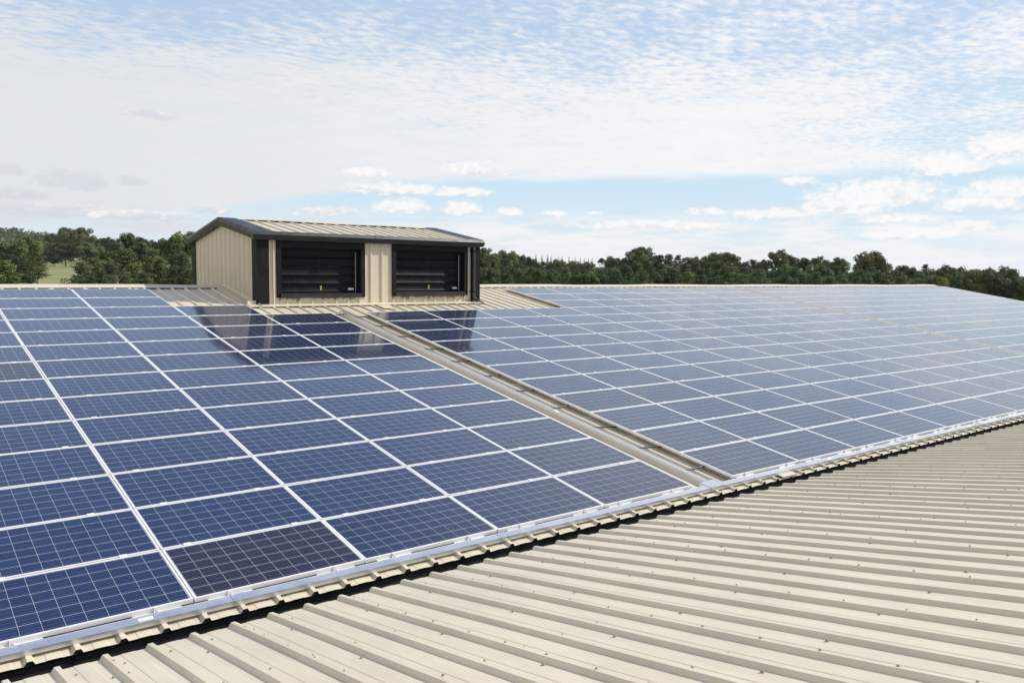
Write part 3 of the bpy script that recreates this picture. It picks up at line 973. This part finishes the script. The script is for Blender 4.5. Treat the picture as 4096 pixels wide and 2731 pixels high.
for i in range(12):
    a = DYF+.25+i*.2
    P = Vector((DX0-.034 if i % 2 else DX0-.004, a, S(0, a/ct, 0).z+.10))
    mb.tube([P, P+Vector((-.008, 0, 0))], .011, 6)
    P = S(DX0-.15, vF-.2+i*.23, RIB+.011); mb.tube([P, P+S(0, 0, .009)], .011, 6)
mb.build('flashing_screws', M_screw, dm)

# ------------------------------------------------------------------ land
def sm(x_, a, b_):
    q = max(0, min(1, (x_-a)/(b_-a))); return q*q*(3-2*q)
def interp(x_, pts):
    if x_ <= pts[0][0]: return pts[0][1]
    for i in range(len(pts)-1):
        if x_ <= pts[i+1][0]:
            a, b_ = pts[i], pts[i+1]
            return a[1]+(b_[1]-a[1])*(x_-a[0])/(b_[0]-a[0])
    return pts[-1][1]
def ground_z(X, Y):
    d = Vector((X-CAMP.x, Y-CAMP.y)); r = d.length; a = math.degrees(math.atan2(d.x, d.y))
    A = interp(a, [(-20, 6.5), (25, 6.5), (34, 3.5), (60, 2.0), (70, 0), (180, 0)])
    B = interp(a, [(-20, 5.2), (25, 5.2), (36, 3), (75, 1.5), (180, 0)])
    D = interp(a, [(-20, 34), (7, 31), (12, 22), (16, 14), (30, 9), (40, 5.5), (60, 3), (180, 2)])
    return GZ + A*sm(r, 60, 160) + B*sm(r, 150, 430) + D*sm(r, 430, 1000) + .5*noise.noise(Vector((X*.02, Y*.02, 0)))*sm(r, 60, 150)
mb = MB()
rad = [0, 30, 45, 60, 80, 100, 125, 150, 180, 220, 270, 330, 400, 480, 560, 650, 760, 900, 1100, 1300, 1500]
angs = frange(0, 360, 120)
rows = []
for r_ in rad:
    rows.append([(CAMP.x+r_*math.sin(R(a)), CAMP.y+r_*math.cos(R(a)), ground_z(CAMP.x+r_*math.sin(R(a)), CAMP.y+r_*math.cos(R(a)))) for a in angs])
mb.strip(rows)
M_field, t, b = mat('meadow_grass', (.10, .13, .04), .9)
geo = t.new('ShaderNodeNewGeometry')
mp = t.new('ShaderNodeMapping'); mp.inputs['Rotation'].default_value = (0, 0, R(10)); mp.inputs['Scale'].default_value = (.004, .045, 1)
t.l.new(geo.outputs['Position'], mp.inputs[0])
st_ = t.noise(mp.outputs[0], 1.0, 4, .6)
n_ = t.noise(geo.outputs['Position'], .08, 5, .7)
c = t.mix(t.ss(st_, .42, .58), (.115, .150, .040), (.260, .235, .095))
c = t.mix(t.ss(n_, .4, .7, 0, .5), c, (.10, .12, .035))
t.l.new(c, b.inputs['Base Color'])
mb.build('ground', M_field, None, kind='structure', label='mown pale green meadow and land rising towards low hills', cat='ground')

# ------------------------------------------------------------------ trees
def leaf_mat(name, a, b_, c_):
    m, t, b = mat(name, a, .65, 0, .25)
    oi = t.new('ShaderNodeObjectInfo')
    at = t.new('ShaderNodeAttribute', attribute_name='clump')
    geo = t.new('ShaderNodeNewGeometry')
    f = t.m('ADD', t.m('MULTIPLY', at.outputs['Fac'], .7), t.m('MULTIPLY', oi.outputs['Random'], .3))
    c = t.mix(t.ss(f, .15, .85), a, b_)
    c = t.mix(t.ss(oi.outputs['Random'], .65, 1.0, 0, .35), c, c_)
    t.l.new(c, b.inputs['Base Color'])
    tr_ = t.new('ShaderNodeBsdfTranslucent'); t.l.new(c, tr_.inputs[0])
    mx = t.new('ShaderNodeMixShader'); mx.inputs[0].default_value = .22
    t.l.new(b.outputs[0], mx.inputs[1]); t.l.new(tr_.outputs[0], mx.inputs[2])
    t.l.new(mx.outputs[0], m.node_tree.nodes['Material Output'].inputs[0])
    return m
ML = {
    'broad': leaf_mat('broadleaf_foliage', (0.060, 0.088, 0.030), (0.176, 0.228, 0.075), (0.210, 0.204, 0.074)),
    'pine': leaf_mat('pine_foliage', (0.050, 0.073, 0.035), (0.144, 0.182, 0.078), (0.118, 0.140, 0.062)),
    'autumn': leaf_mat('turning_foliage', (0.066, 0.074, 0.027), (0.193, 0.181, 0.070), (0.188, 0.146, 0.057)),
    'dark': leaf_mat('dark_foliage', (0.040, 0.061, 0.025), (0.106, 0.137, 0.052), (0.076, 0.100, 0.036)),
    'yellow': leaf_mat('yellowing_foliage', (0.116, 0.137, 0.038), (0.379, 0.343, 0.094), (0.313, 0.267, 0.073)),
    'light': leaf_mat('light_green_foliage', (0.102, 0.144, 0.044), (0.226, 0.288, 0.089), (0.243, 0.263, 0.079)),
}
M_bark, t, b = mat('bark', (.10, .075, .055), .9)
tc = t.new('ShaderNodeTexCoord')
t.l.new(t.mix(t.noise(tc.outputs['Object'], 12, 4), (.06, .045, .032), (.16, .12, .09)), b.inputs['Base Color'])

def add_leaf(V, F, cl, p, nrm, s_, tone, rnd):
    nrm = (nrm + Vector((rnd.gauss(0, .45), rnd.gauss(0, .45), rnd.gauss(0, .45)))).normalized()
    a = nrm.orthogonal().normalized(); b_ = nrm.cross(a)
    an = rnd.random()*6.283
    a, b_ = a*math.cos(an)+b_*math.sin(an), b_*math.cos(an)-a*math.sin(an)
    l, w_ = s_*rnd.uniform(.7, 1.3), s_*rnd.uniform(.35, .7)
    n = len(V)
    V += [p-a*l*.5, p+b_*w_*.5+nrm*l*.08, p+a*l*.5, p-b_*w_*.5+nrm*l*.08]
    F.append((n, n+1, n+2, n+3)); cl.append(tone)
ZF = {'broad': 2.1, 'pine': 2.6, 'spruce': 6.0, 'bush': 1.2}
def crown_mesh(kind, seed, nleaf):
    """crown in a unit space: radius about 1 in plan, z from 0 (base) to 1 (top)"""
    rnd = random.Random(seed); V = []; F = []; cl = []
    clumps = []
    if kind == 'broad':
        lobes = [(Vector((rnd.uniform(-.45, .45), rnd.uniform(-.45, .45), rnd.uniform(.35, .78))), rnd.uniform(.38, .55)) for _ in range(7)]
        lobes.append((Vector((rnd.uniform(-.15, .15), rnd.uniform(-.15, .15), .66)), .55))
        for _ in range(64):
            c_, r_ = rnd.choice(lobes)
            d = Vector((rnd.gauss(0, 1), rnd.gauss(0, 1), rnd.gauss(0.25, 1))).normalized()
            q = c_+Vector((d.x*r_, d.y*r_, d.z*r_*.50))*rnd.uniform(.75, 1.02)
            q.z = min(q.z, .97)
            clumps.append((q, rnd.uniform(.12, .25), .62, d))
    elif kind == 'pine':
        for lv in range(11):
            z = .12+.80*lv/10
            rr = (.95 if lv < 6 else .95-(lv-5)*.14)*rnd.uniform(.7, 1.05)
            k = 3+int(6*rr)
            a0 = rnd.random()*6.28
            for j in range(k):
                an = a0+6.283*j/k+rnd.uniform(-.3, .3)
                L = rr*rnd.uniform(.55, 1.05)
                for s_ in range(3):
                    q = L*(.35+.32*s_)
                    clumps.append((Vector((math.cos(an)*q+rnd.uniform(-.05, .05), math.sin(an)*q+rnd.uniform(-.05, .05), z+.02*s_+rnd.uniform(-.02, .03))), rnd.uniform(.14, .24), .22, Vector((math.cos(an)*.3, math.sin(an)*.3, .9))))
        for _ in range(5): clumps.append((Vector((rnd.uniform(-.15, .15), rnd.uniform(-.15, .15), rnd.uniform(.88, .96))), .13, .4, Vector((0, 0, 1))))
    elif kind == 'spruce':
        for lv in range(16):
            z = .04+.92*lv/15
            rr = (1-z)**.85*rnd.uniform(.85, 1.1)+.03
            for j in range(9):
                an = rnd.random()*6.283
                q = rr*rnd.uniform(.4, 1)
                clumps.append((Vector((math.cos(an)*q, math.sin(an)*q, z-rr*.08)), .08+.12*rr, .35, Vector((math.cos(an), math.sin(an), .4)).normalized()))
    else:   # bush
        for _ in range(55):
            d = Vector((rnd.gauss(0, 1), rnd.gauss(0, 1), abs(rnd.gauss(0, .9)))).normalized()
            q = Vector((d.x*.8, d.y*.8, .12+d.z*.72))*rnd.uniform(.8, 1.05)
            clumps.append((q, rnd.uniform(.14, .26), .7, d))
    zf = ZF[kind]
    vol = sum(c_[1]**2 for c_ in clumps)
    ls = {'broad': .098, 'pine': .098, 'spruce': .16, 'bush': .11}[kind]
    for (c_, r_, fl, dr) in clumps:
        tone = rnd.random()
        for _ in range(max(6, int(nleaf*r_*r_/vol))):
            d = Vector((rnd.gauss(0, 1), rnd.gauss(0, 1), rnd.gauss(.2, 1))).normalized()
            rr = r_*rnd.uniform(.55, 1.05)
            p = Vector((c_.x+d.x*rr, c_.y+d.y*rr, c_.z*zf+d.z*rr*fl*zf*{'broad': .78, 'pine': .72, 'spruce': .62, 'bush': 1}[kind]))
            nr = (d*.8+dr*.5+Vector((0, 0, .15)))
            add_leaf(V, F, cl, p, nr, ls*rnd.uniform(.7, 1.2), max(0, min(1, tone*.7+rnd.random()*.3)), rnd)
    me = bpy.data.meshes.new('crown_'+kind)
    me.from_pydata([tuple(v) for v in V], [], F)
    at_ = me.attributes.new('clump', 'FLOAT', 'FACE')
    at_.data.foreach_set('value', cl)
    return me
def trunk_mesh(kind, seed):
    rnd = random.Random(seed); mb = MB()
    mb.tube([(0, 0, -.6), (0.01, .01, .2), (rnd.uniform(-.05, .05), rnd.uniform(-.05, .05), .55), (rnd.uniform(-.06, .06), 0, .85)], .055, 7, .015)
    for j in range(9 if kind != 'bush' else 4):
        z = rnd.uniform(.3, .6); an = rnd.random()*6.283; L = rnd.uniform(.35, .75)
        e_ = (.35 if kind == 'broad' else .08)
        mb.tube([(0, 0, z+.2), (math.cos(an)*L*.5, math.sin(an)*L*.5, z+.2+e_*L*.3), (math.cos(an)*L, math.sin(an)*L, z+.2+e_*L*.6)], .02, 5, .006)
    me = bpy.data.meshes.new('trunk_'+kind); me.from_pydata(mb.v, [], mb.f); me.materials.append(M_bark)
    return me
CR = {k: [crown_mesh(k, 10*i+hash_, n) for i in range(m_)] for k, m_, n, hash_ in (('broad', 4, 8500, 1), ('pine', 4, 7500, 2), ('spruce', 2, 2600, 3), ('bush', 2, 4500, 4))}
TK = {k: [trunk_mesh(k, 5+i) for i in range(2)] for k in CR}
crown_cache = {}
def crown_with(kind, i, leaf):
    key = (kind, i, leaf)
    if key not in crown_cache:
        me = CR[kind][i].copy(); me.materials.clear(); me.materials.append(ML[leaf]); crown_cache[key] = me
    return crown_cache[key]
rt = random.Random(11)
NAMES = {'broad': 'broadleaf_tree', 'pine': 'pine_tree', 'spruce': 'spruce_tree', 'bush': 'bush'}
CATS = {'broad': 'tree', 'pine': 'tree', 'spruce': 'tree', 'bush': 'bush'}
tree_count = 0
def tree(x_, ytop, wpx, dist, kind, leaf, label, group=None, crown_frac=.85, minh=None):
    """x_, ytop, wpx: where the tree top shows in a 2352 px wide photo; turned once into a place, a height and a spread"""
    global tree_count
    q = Vector(((x_*1.741497-2048)/3329.98, -(ytop*1.741497-1365.5)/3329.98, -1))
    d = CAMR @ q
    hd = math.hypot(d.x, d.y)
    X = CAMP.x+d.x/hd*dist; Y = CAMP.y+d.y/hd*dist
    zt_ = CAMP.z+d.z/hd*dist
    gz_ = ground_z(X, Y)-.3
    H = zt_-gz_
    if minh: H = max(H, minh)
    rad_ = wpx*1.7415/3330*dist*.5*q.length*.95
    root = empty(NAMES[kind], (X, Y, gz_), (0, 0, 0), label=label, cat=CATS[kind], group=group)
    i = rt.randrange(len(CR[kind]))
    cf = crown_frac if kind != 'bush' else 1.0
    wfac = {'broad': 1.45, 'pine': 1.4, 'spruce': 1.5, 'bush': 1.1}[kind]
    rad_ *= wfac
    ch = min(H*cf, rad_*{'broad': 2.1, 'pine': 2.6, 'spruce': 6.0, 'bush': 9}[kind])
    # keep foliage clumps from being stretched out of shape
    co = bpy.data.objects.new('crown', crown_with(kind, i, leaf)); C.objects.link(co); co.parent = root
    co.location = (0, 0, H-ch); co.scale = (rad_, rad_, ch/ZF[kind]); co.rotation_euler = (0, 0, rt.random()*6.283)
    to = bpy.data.objects.new('trunk', TK[kind][rt.randrange(2)]); C.objects.link(to); to.parent = root
    to.location = (0, 0, 0); to.scale = (min(rad_, H*.25), min(rad_, H*.25), H)
    to.rotation_euler = (0, 0, rt.random()*6.283)
    tree_count += 1
    return root

# left of the dormer, individually
LT = [
 (10, 537, 56, 170, 'broad', 'broad', 'dark broadleaf tree highest at the left edge of the photo'),
 (63, 542, 44, 168, 'broad', 'light', 'rounded lighter green tree standing left of the field gap'),
 (38, 556, 46, 120, 'pine', 'pine', 'tall open pine just left of the meadow'),
 (82, 568, 34, 118, 'pine', 'broad', 'light green pine overhanging the left end of the meadow'),
 (8, 596, 56, 90, 'pine', 'broad', 'low pale pine at the far left above the ridge'),
 (55, 600, 34, 95, 'pine', 'dark', 'dark leaning pine in front of the meadow left edge'),
 (76, 633, 44, 72, 'bush', 'yellow', 'yellow green bush just above the ridge under the meadow'),
 (148, 526, 46, 425, 'broad', 'broad', 'tall round topped green tree behind the meadow, left of the brownish one'),
 (181, 526, 40, 425, 'broad', 'autumn', 'tall tree with brownish orange edge behind the meadow'),
 (150, 560, 50, 412, 'broad', 'autumn', 'lower brown tinged tree behind the meadow'),
 (188, 552, 52, 408, 'broad', 'broad', 'broad green tree sloping down right of the tall brownish one'),
 (214, 561, 48, 402, 'broad', 'broad', 'green tree low in front of the red roof gap on the left skyline'),
 (122, 560, 30, 440, 'broad', 'dark', 'dark far tree between the two left groups'),
 (126, 582, 26, 432, 'broad', 'dark', 'dark tree at the far edge of the meadow'),
 (106, 580, 26, 434, 'broad', 'dark', 'small dark tree at the far meadow edge, leftmost'),
 (120, 536, 22, 520, 'broad', 'dark', 'small distant tree left of the two tall ones'),
 (215, 545, 18, 470, 'broad', 'dark', 'distant round tree right after the brownish tall tree'),
 (231, 547, 20, 470, 'broad', 'dark', 'second distant round tree on the left skyline'),
 (249, 544, 22, 470, 'broad', 'dark', 'distant dark tree highest on the low skyline'),
 (268, 548, 14, 470, 'broad', 'dark', 'small distant tree just left of the feathery oak'),
 (296, 541, 50, 125, 'broad', 'pine', 'feathery topped tree mid way to the dormer'),
 (268, 556, 52, 118, 'pine', 'pine', 'dense pine left below the feathery topped tree'),
 (325, 555, 56, 122, 'pine', 'pine', 'dense pine right of the feathery topped tree'),
 (328, 548, 34, 210, 'broad', 'dark', 'round distant tree peeping above the middle pines'),
 (364, 549, 36, 230, 'broad', 'dark', 'round distant tree peeping above pines near the dormer'),
 (240, 578, 56, 112, 'pine', 'broad', 'green pine rising behind the utility pole to its left'),
 (290, 572, 64, 106, 'pine', 'dark', 'darkest pine in the middle of the left belt'),
 (187, 600, 54, 92, 'pine', 'pine', 'wide spreading pine at the right end of the meadow'),
 (212, 590, 60, 98, 'pine', 'broad', 'green pine between the wide pine and the utility pole'),
 (252, 603, 44, 92, 'pine', 'pine', 'grey green pine right behind the utility pole'),
 (308, 604, 62, 88, 'pine', 'broad', 'bright tipped low pine right of the utility pole'),
 (352, 572, 56, 108, 'pine', 'broad', 'lighter upright pine two trees left of the dormer'),
 (364, 594, 54, 90, 'pine', 'broad', 'layered low pine two trees left of the dormer'),
 (392, 545, 38, 128, 'broad', 'broad', 'green tree left of the tallest one beside the dormer'),
 (425, 530, 58, 128, 'broad', 'light', 'tallest bright green tree touching the dormer on its left'),
 (404, 560, 46, 116, 'pine', 'pine', 'grey green upright pine beside the dormer'),
 (419, 584, 52, 94, 'pine', 'dark', 'dark pine against the left wall of the dormer'),
 (436, 616, 44, 84, 'pine', 'pine', 'low pine at the foot of the dormer left wall'),
 (395, 618, 50, 84, 'pine', 'dark', 'low dark pine near the ridge left of the dormer'),
 (330, 626, 46, 80, 'pine', 'pine', 'low pine just above the ridge, third left of the dormer'),
 (280, 628, 40, 80, 'pine', 'dark', 'low dark pine by the foot of the utility pole, on its right'),
 (232, 624, 44, 82, 'pine', 'dark', 'low dark pine on the left of the utility pole'),
 (190, 634, 40, 78, 'bush', 'dark', 'dark bush under the wide spreading pine'),
]
for q in LT: tree(*q)
# right of the dormer: skyline trees
RS = [
 (1108, 572, 40, 170, 'broad', 'broad', 'green tree touching the dormer on its right'),
 (1134, 582, 34, 172, 'broad', 'broad', 'lower green tree, second right of the dormer'),
 (1160, 573, 52, 176, 'broad', 'broad', 'wide rounded tree, third right of the dormer'),
 (1190, 583, 34, 190, 'broad', 'dark', 'dark tree sloping down right of the wide rounded one'),
 (1216, 589, 36, 240, 'broad', 'dark', 'distant dark tree where the conifers begin'),
 (1244, 592, 40, 250, 'broad', 'broad', 'distant tree under the first conifers'),
 (1276, 594, 40, 250, 'broad', 'broad', 'distant pale tree under the middle conifers'),
 (1312, 598, 42, 240, 'broad', 'pine', 'distant brownish green tree under the last conifers'),
 (1346, 600, 36, 230, 'broad', 'broad', 'distant tree right of the conifers'),
 (1380, 592, 14, 180, 'broad', 'dark', 'little dark pointed tree before the high crown'),
 (1402, 588, 40, 182, 'broad', 'broad', 'green tree just left of the high rounded crown'),
 (1428, 584, 36, 185, 'broad', 'pine', 'grey green shoulder tree of the high rounded crown'),
 (1462, 571, 50, 186, 'broad', 'broad', 'left half of the high rounded crown mid skyline'),
 (1484, 573, 52, 184, 'broad', 'broad', 'right half of the high rounded crown mid skyline'),
 (1510, 588, 34, 180, 'broad', 'dark', 'dark tree right of the high rounded crown'),
 (1538, 584, 32, 178, 'pine', 'pine', 'spiky grey green tree in the mid skyline dip'),
 (1558, 586, 28, 176, 'pine', 'pine', 'second spiky tree in the mid skyline dip'),
 (1582, 582, 36, 176, 'broad', 'autumn', 'brownish tree left of the long flat crowns'),
 (1614, 578, 50, 178, 'broad', 'light', 'olive tree with a yellowish side on the long flat crowns'),
 (1652, 578, 54, 178, 'broad', 'broad', 'long flat topped green tree mid right'),
 (1680, 583, 40, 176, 'broad', 'broad', 'green tree ending the long flat crowns'),
 (1706, 593, 34, 172, 'broad', 'dark', 'dark tree at the drop after the flat crowns'),
 (1730, 597, 36, 170, 'pine', 'pine', 'silvery green tree before the orange brown one'),
 (1752, 595, 34, 170, 'broad', 'pine', 'small tree left of the orange brown one'),
 (1794, 573, 46, 172, 'broad', 'autumn', 'orange brown domed tree standing above the skyline'),
 (1826, 589, 28, 200, 'broad', 'dark', 'small dark tree just right of the orange brown dome'),
 (1852, 596, 40, 190, 'broad', 'dark', 'dark flat tree further right of the orange brown dome'),
 (1884, 588, 34, 185, 'broad', 'broad', 'pointed tree between the two domed trees'),
 (1908, 592, 34, 180, 'broad', 'pine', 'tree left of the big ivy like dome'),
 (1930, 594, 34, 172, 'broad', 'broad', 'feathery tree next to the big ivy like dome'),
 (1992, 575, 60, 150, 'broad', 'autumn', 'big brownish domed tree highest on the right skyline'),
 (2020, 598, 46, 152, 'broad', 'autumn', 'brownish shoulder tree right of the big dome'),
 (2050, 618, 34, 160, 'broad', 'dark', 'low tree where the right skyline dips'),
 (2090, 614, 44, 190, 'broad', 'dark', 'dark tree rising right of the skyline dip'),
 (2126, 607, 20, 195, 'pine', 'dark', 'flat topped pine poking out right of the dip'),
 (2150, 615, 38, 190, 'broad', 'dark', 'dark tree just right of the flat topped pine'),
 (2174, 608, 40, 188, 'broad', 'pine', 'grey green tree before the big right group'),
 (2226, 599, 70, 184, 'broad', 'dark', 'wide dark crown of the right group'),
 (2276, 602, 56, 180, 'broad', 'dark', 'second wide dark crown of the right group'),
 (2308, 611, 44, 176, 'broad', 'dark', 'dark crown sloping down near the right edge'),
 (2342, 622, 44, 170, 'broad', 'dark', 'dark tree at the right edge of the photo'),
]
for q in RS: tree(*q)
for i, (x_, yt) in enumerate([(1219, 588), (1231, 583), (1245, 585), (1258, 584), (1266, 587), (1283, 587), (1291, 588), (1307, 588), (1321, 590), (1333, 591), (1342, 592), (1352, 593), (1360, 592)]):
    yt += 0
    tree(x_, yt, 7+(i*5 % 4), 560, 'spruce', 'dark', 'small distant spruce on the horizon, %s from the left' % NUM[i+1], 'distant spruces on the horizon', .95)
# specific nearer trees
NR = [
 (1975, 620, 54, 120, 'broad', 'broad', 'rounded green tree in front of the big brownish dome'),
 (2000, 612, 46, 124, 'broad', 'dark', 'dark green tree in front of the dome, right'),
 (2034, 630, 56, 112, 'broad', 'pine', 'blue green bushy tree below the skyline dip'),
 (2076, 632, 50, 112, 'broad', 'pine', 'second blue green bushy tree below the skyline dip'),
 (2118, 629, 40, 115, 'broad', 'broad', 'green tree left of the yellow one'),
 (2158, 627, 34, 100, 'broad', 'yellow', 'yellow leaved tree above the end of the ridge'),
 (2194, 624, 34, 108, 'broad', 'broad', 'upright green tree right of the yellow one'),
 (2230, 624, 44, 110, 'broad', 'broad', 'green tree above the far gable end'),
 (2284, 630, 50, 98, 'broad', 'dark', 'large very dark tree behind the far gable'),
 (2314, 629, 50, 97, 'broad', 'dark', 'second very dark tree behind the far gable, to its right'),
 (2344, 636, 40, 96, 'broad', 'dark', 'very dark tree low at the right edge'),
 (2236, 664, 24, 78, 'bush', 'light', 'small light bush just beyond the far gable'),
 (2258, 668, 22, 76, 'bush', 'light', 'second small light bush beyond the far gable'),
 (2286, 676, 44, 70, 'bush', 'light', 'light green bush low behind the sloping gable edge'),
 (2324, 672, 44, 72, 'bush', 'light', 'broad light green bush at the lower right edge'),
 (2350, 668, 30, 74, 'bush', 'light', 'light bush cut off by the right edge'),
 (1912, 642, 30, 100, 'bush', 'light', 'light bush above the ridge under the pointed tree'),
 (1936, 638, 40, 100, 'bush', 'broad', 'green bush above the ridge left of the big dome'),
 (2190, 655, 60, 92, 'bush', 'dark', 'dark undergrowth bush right of the yellow tree'),
]
for q in NR: tree(*q)
# dense belt between: two rows of pines and broadleaves
sky_pts = [(1100, 575), (1180, 582), (1220, 592), (1340, 600), (1400, 592), (1470, 580), (1520, 592), (1600, 584), (1660, 582), (1710, 596), (1760, 598), (1800, 588), (1850, 597), (1900, 594), (1950, 600)]
k = 0
x_ = 1108
while x_ < 1955:
    yt = interp(x_, sky_pts)+rt.uniform(13, 24)
    kind = 'pine' if rt.random() < .5 else 'broad'
    leaf = rt.choice(['pine', 'pine', 'broad', 'dark'])
    k += 1
    tree(x_, yt, rt.uniform(38, 50), rt.uniform(128, 148), kind, leaf, 'belt tree below the skyline, number %d counting right from the dormer, behind the front row' % k, 'middle row of the tree belt right of the dormer')
    x_ += rt.uniform(24, 32)
x_ = 1100; k = 0
while x_ < 2160:
    yt = rt.uniform(617, 629) if x_ < 1900 else rt.uniform(634, 640)
    kind = 'pine' if rt.random() < .6 else 'broad'
    leaf = rt.choice(['pine', 'broad', 'dark', 'pine'])
    k += 1
    tree(x_, yt, rt.uniform(36, 50), rt.uniform(96, 112), kind, leaf, 'front row tree just above the ridge, number %d counting right from the dormer' % k, 'front row of the tree belt right of the dormer')
    x_ += rt.uniform(28, 38)

# distant wooded hills as one mass
mb_v = []; mb_f = []; cl = []
rw = random.Random(5)
for i in range(5200):
    a = rw.uniform(2, 74); r_ = rw.uniform(520, 1150) if a > 28 else rw.uniform(460, 1150)
    if 1 and r_ < 560 and a > 40: r_ += 60
    X = CAMP.x+r_*math.sin(R(a)); Y = CAMP.y+r_*math.cos(R(a)); z = ground_z(X, Y)
    hh = rw.uniform(7, 12); ww = rw.uniform(5, 9); tone = rw.random()
    if a > 34: hh *= .8
    for j in range(26):
        d = Vector((rw.gauss(0, 1), rw.gauss(0, 1), rw.gauss(.4, .8))).normalized()
        p = Vector((X+d.x*ww*.6, Y+d.y*ww*.6, z+hh*.55+d.z*hh*.42))
        add_leaf(mb_v, mb_f, cl, p, d, 2.3, max(0, min(1, tone*.7+rw.random()*.3)), rw)
me = bpy.data.meshes.new('distant_woodland'); me.from_pydata([tuple(v) for v in mb_v], [], mb_f)
at_ = me.attributes.new('clump', 'FLOAT', 'FACE'); at_.data.foreach_set('value', cl)
me.materials.append(ML['dark'])
wo = bpy.data.objects.new('distant_woodland', me); C.objects.link(wo)
tag(wo, 'far off woodland covering the low hills along the horizon', 'woodland', kind='stuff')
# rough ground cover under the tree belts
mb_v = []; mb_f = []; cl = []
for i in range(2600):
    a = rw.uniform(30, 80); r_ = rw.uniform(62, 250)
    if a < 34 and r_ < 80: continue
    X = CAMP.x+r_*math.sin(R(a)); Y = CAMP.y+r_*math.cos(R(a)); z = ground_z(X, Y)
    hh = rw.uniform(1.2, 2.6); tone = rw.random()
    for j in range(12):
        d = Vector((rw.gauss(0, 1), rw.gauss(0, 1), abs(rw.gauss(.4, .8)))).normalized()
        add_leaf(mb_v, mb_f, cl, Vector((X+d.x*1.8, Y+d.y*1.8, z+d.z*hh)), d, .9, max(0, min(1, tone*.7+rw.random()*.3)), rw)
me = bpy.data.meshes.new('undergrowth'); me.from_pydata([tuple(v) for v in mb_v], [], mb_f)
at_ = me.attributes.new('clump', 'FLOAT', 'FACE'); at_.data.foreach_set('value', cl)
me.materials.append(ML['dark'])
wo = bpy.data.objects.new('undergrowth', me); C.objects.link(wo)
tag(wo, 'rough green undergrowth between the trees beyond the barn', 'undergrowth', kind='stuff')

# ------------------------------------------------------------------ utility pole
q = CAMR @ Vector(((268*1.7415-2048)/3330, -(631*1.7415-1365.5)/3330, -1))
hd = math.hypot(q.x, q.y); DP = 58
PX, PY = CAMP.x+q.x/hd*DP, CAMP.y+q.y/hd*DP; PZ = CAMP.z+q.z/hd*DP
pole = empty('utility_pole', (PX, PY, GZ), label='wooden utility pole with a crossarm standing among the pines left of the dormer', cat='utility pole')
M_pole = mat('weathered_pole_wood', (.20, .15, .12), .85)[0]
mb = MB(); mb.tube([(0, 0, -.5), (0, 0, PZ-GZ-.08)], .15, 10, .10); mb.build('pole', M_pole, pole)
mb = MB(); d_ = Vector((.80, -.60, 0))
L = .85
mb.prism([Vector((0, 0, PZ-GZ-.05))-d_*L+Vector((0, 0, s_*.03))+Vector((.6, .8, 0))*s2_*.03 for s_, s2_ in ((-1, -1), (1, -1), (1, 1), (-1, 1))],
         [Vector((0, 0, PZ-GZ-.05))+d_*L+Vector((0, 0, s_*.03))+Vector((.6, .8, 0))*s2_*.03 for s_, s2_ in ((-1, -1), (1, -1), (1, 1), (-1, 1))])
mb.build('crossarm', M_pole, pole)
for s_ in (-1, 1):
    mb = MB(); mb.tube([Vector((0, 0, PZ-GZ-.5)), Vector((0, 0, PZ-GZ-.1))+d_*.36*s_], .025, 6); mb.build('brace', M_pole, pole)
for s_ in (-.78, 0, .78):
    mb = MB(); P = Vector((0, 0, PZ-GZ))+d_*s_
    mb.tube([P, P+Vector((0, 0, .07)), P+Vector((0, 0, .12))], .035, 8, .02); mb.build('insulator', M_pipe, pole)
mb = MB(); mb.tube([Vector((0, 0, PZ-GZ-.3)), Vector((0, 0, PZ-GZ-2.6))+d_*.75], .018, 6); mb.build('stay_wire', M_galv, pole)

# ------------------------------------------------------------------ thin summer haze, one closed box of air
hz_m = bpy.data.materials.new('haze'); hz_m.use_nodes = True
hn = hz_m.node_tree; hn.nodes.clear()
ho = hn.nodes.new('ShaderNodeOutputMaterial'); hv = hn.nodes.new('ShaderNodeVolumePrincipled')
hv.inputs['Color'].default_value = (.80, .87, 1.0, 1); hv.inputs['Density'].default_value = .00008
hv.inputs['Anisotropy'].default_value = .3
hn.links.new(hv.outputs[0], ho.inputs['Volume'])
mb = MB(); mb.box(CAMP.x-1560, CAMP.x+1560, CAMP.y-1560, CAMP.y+1560, -9.0, 64.0)
hz_o = mb.build('haze', hz_m, None, kind='stuff', label='thin pale summer haze softening the distant trees', cat='haze')
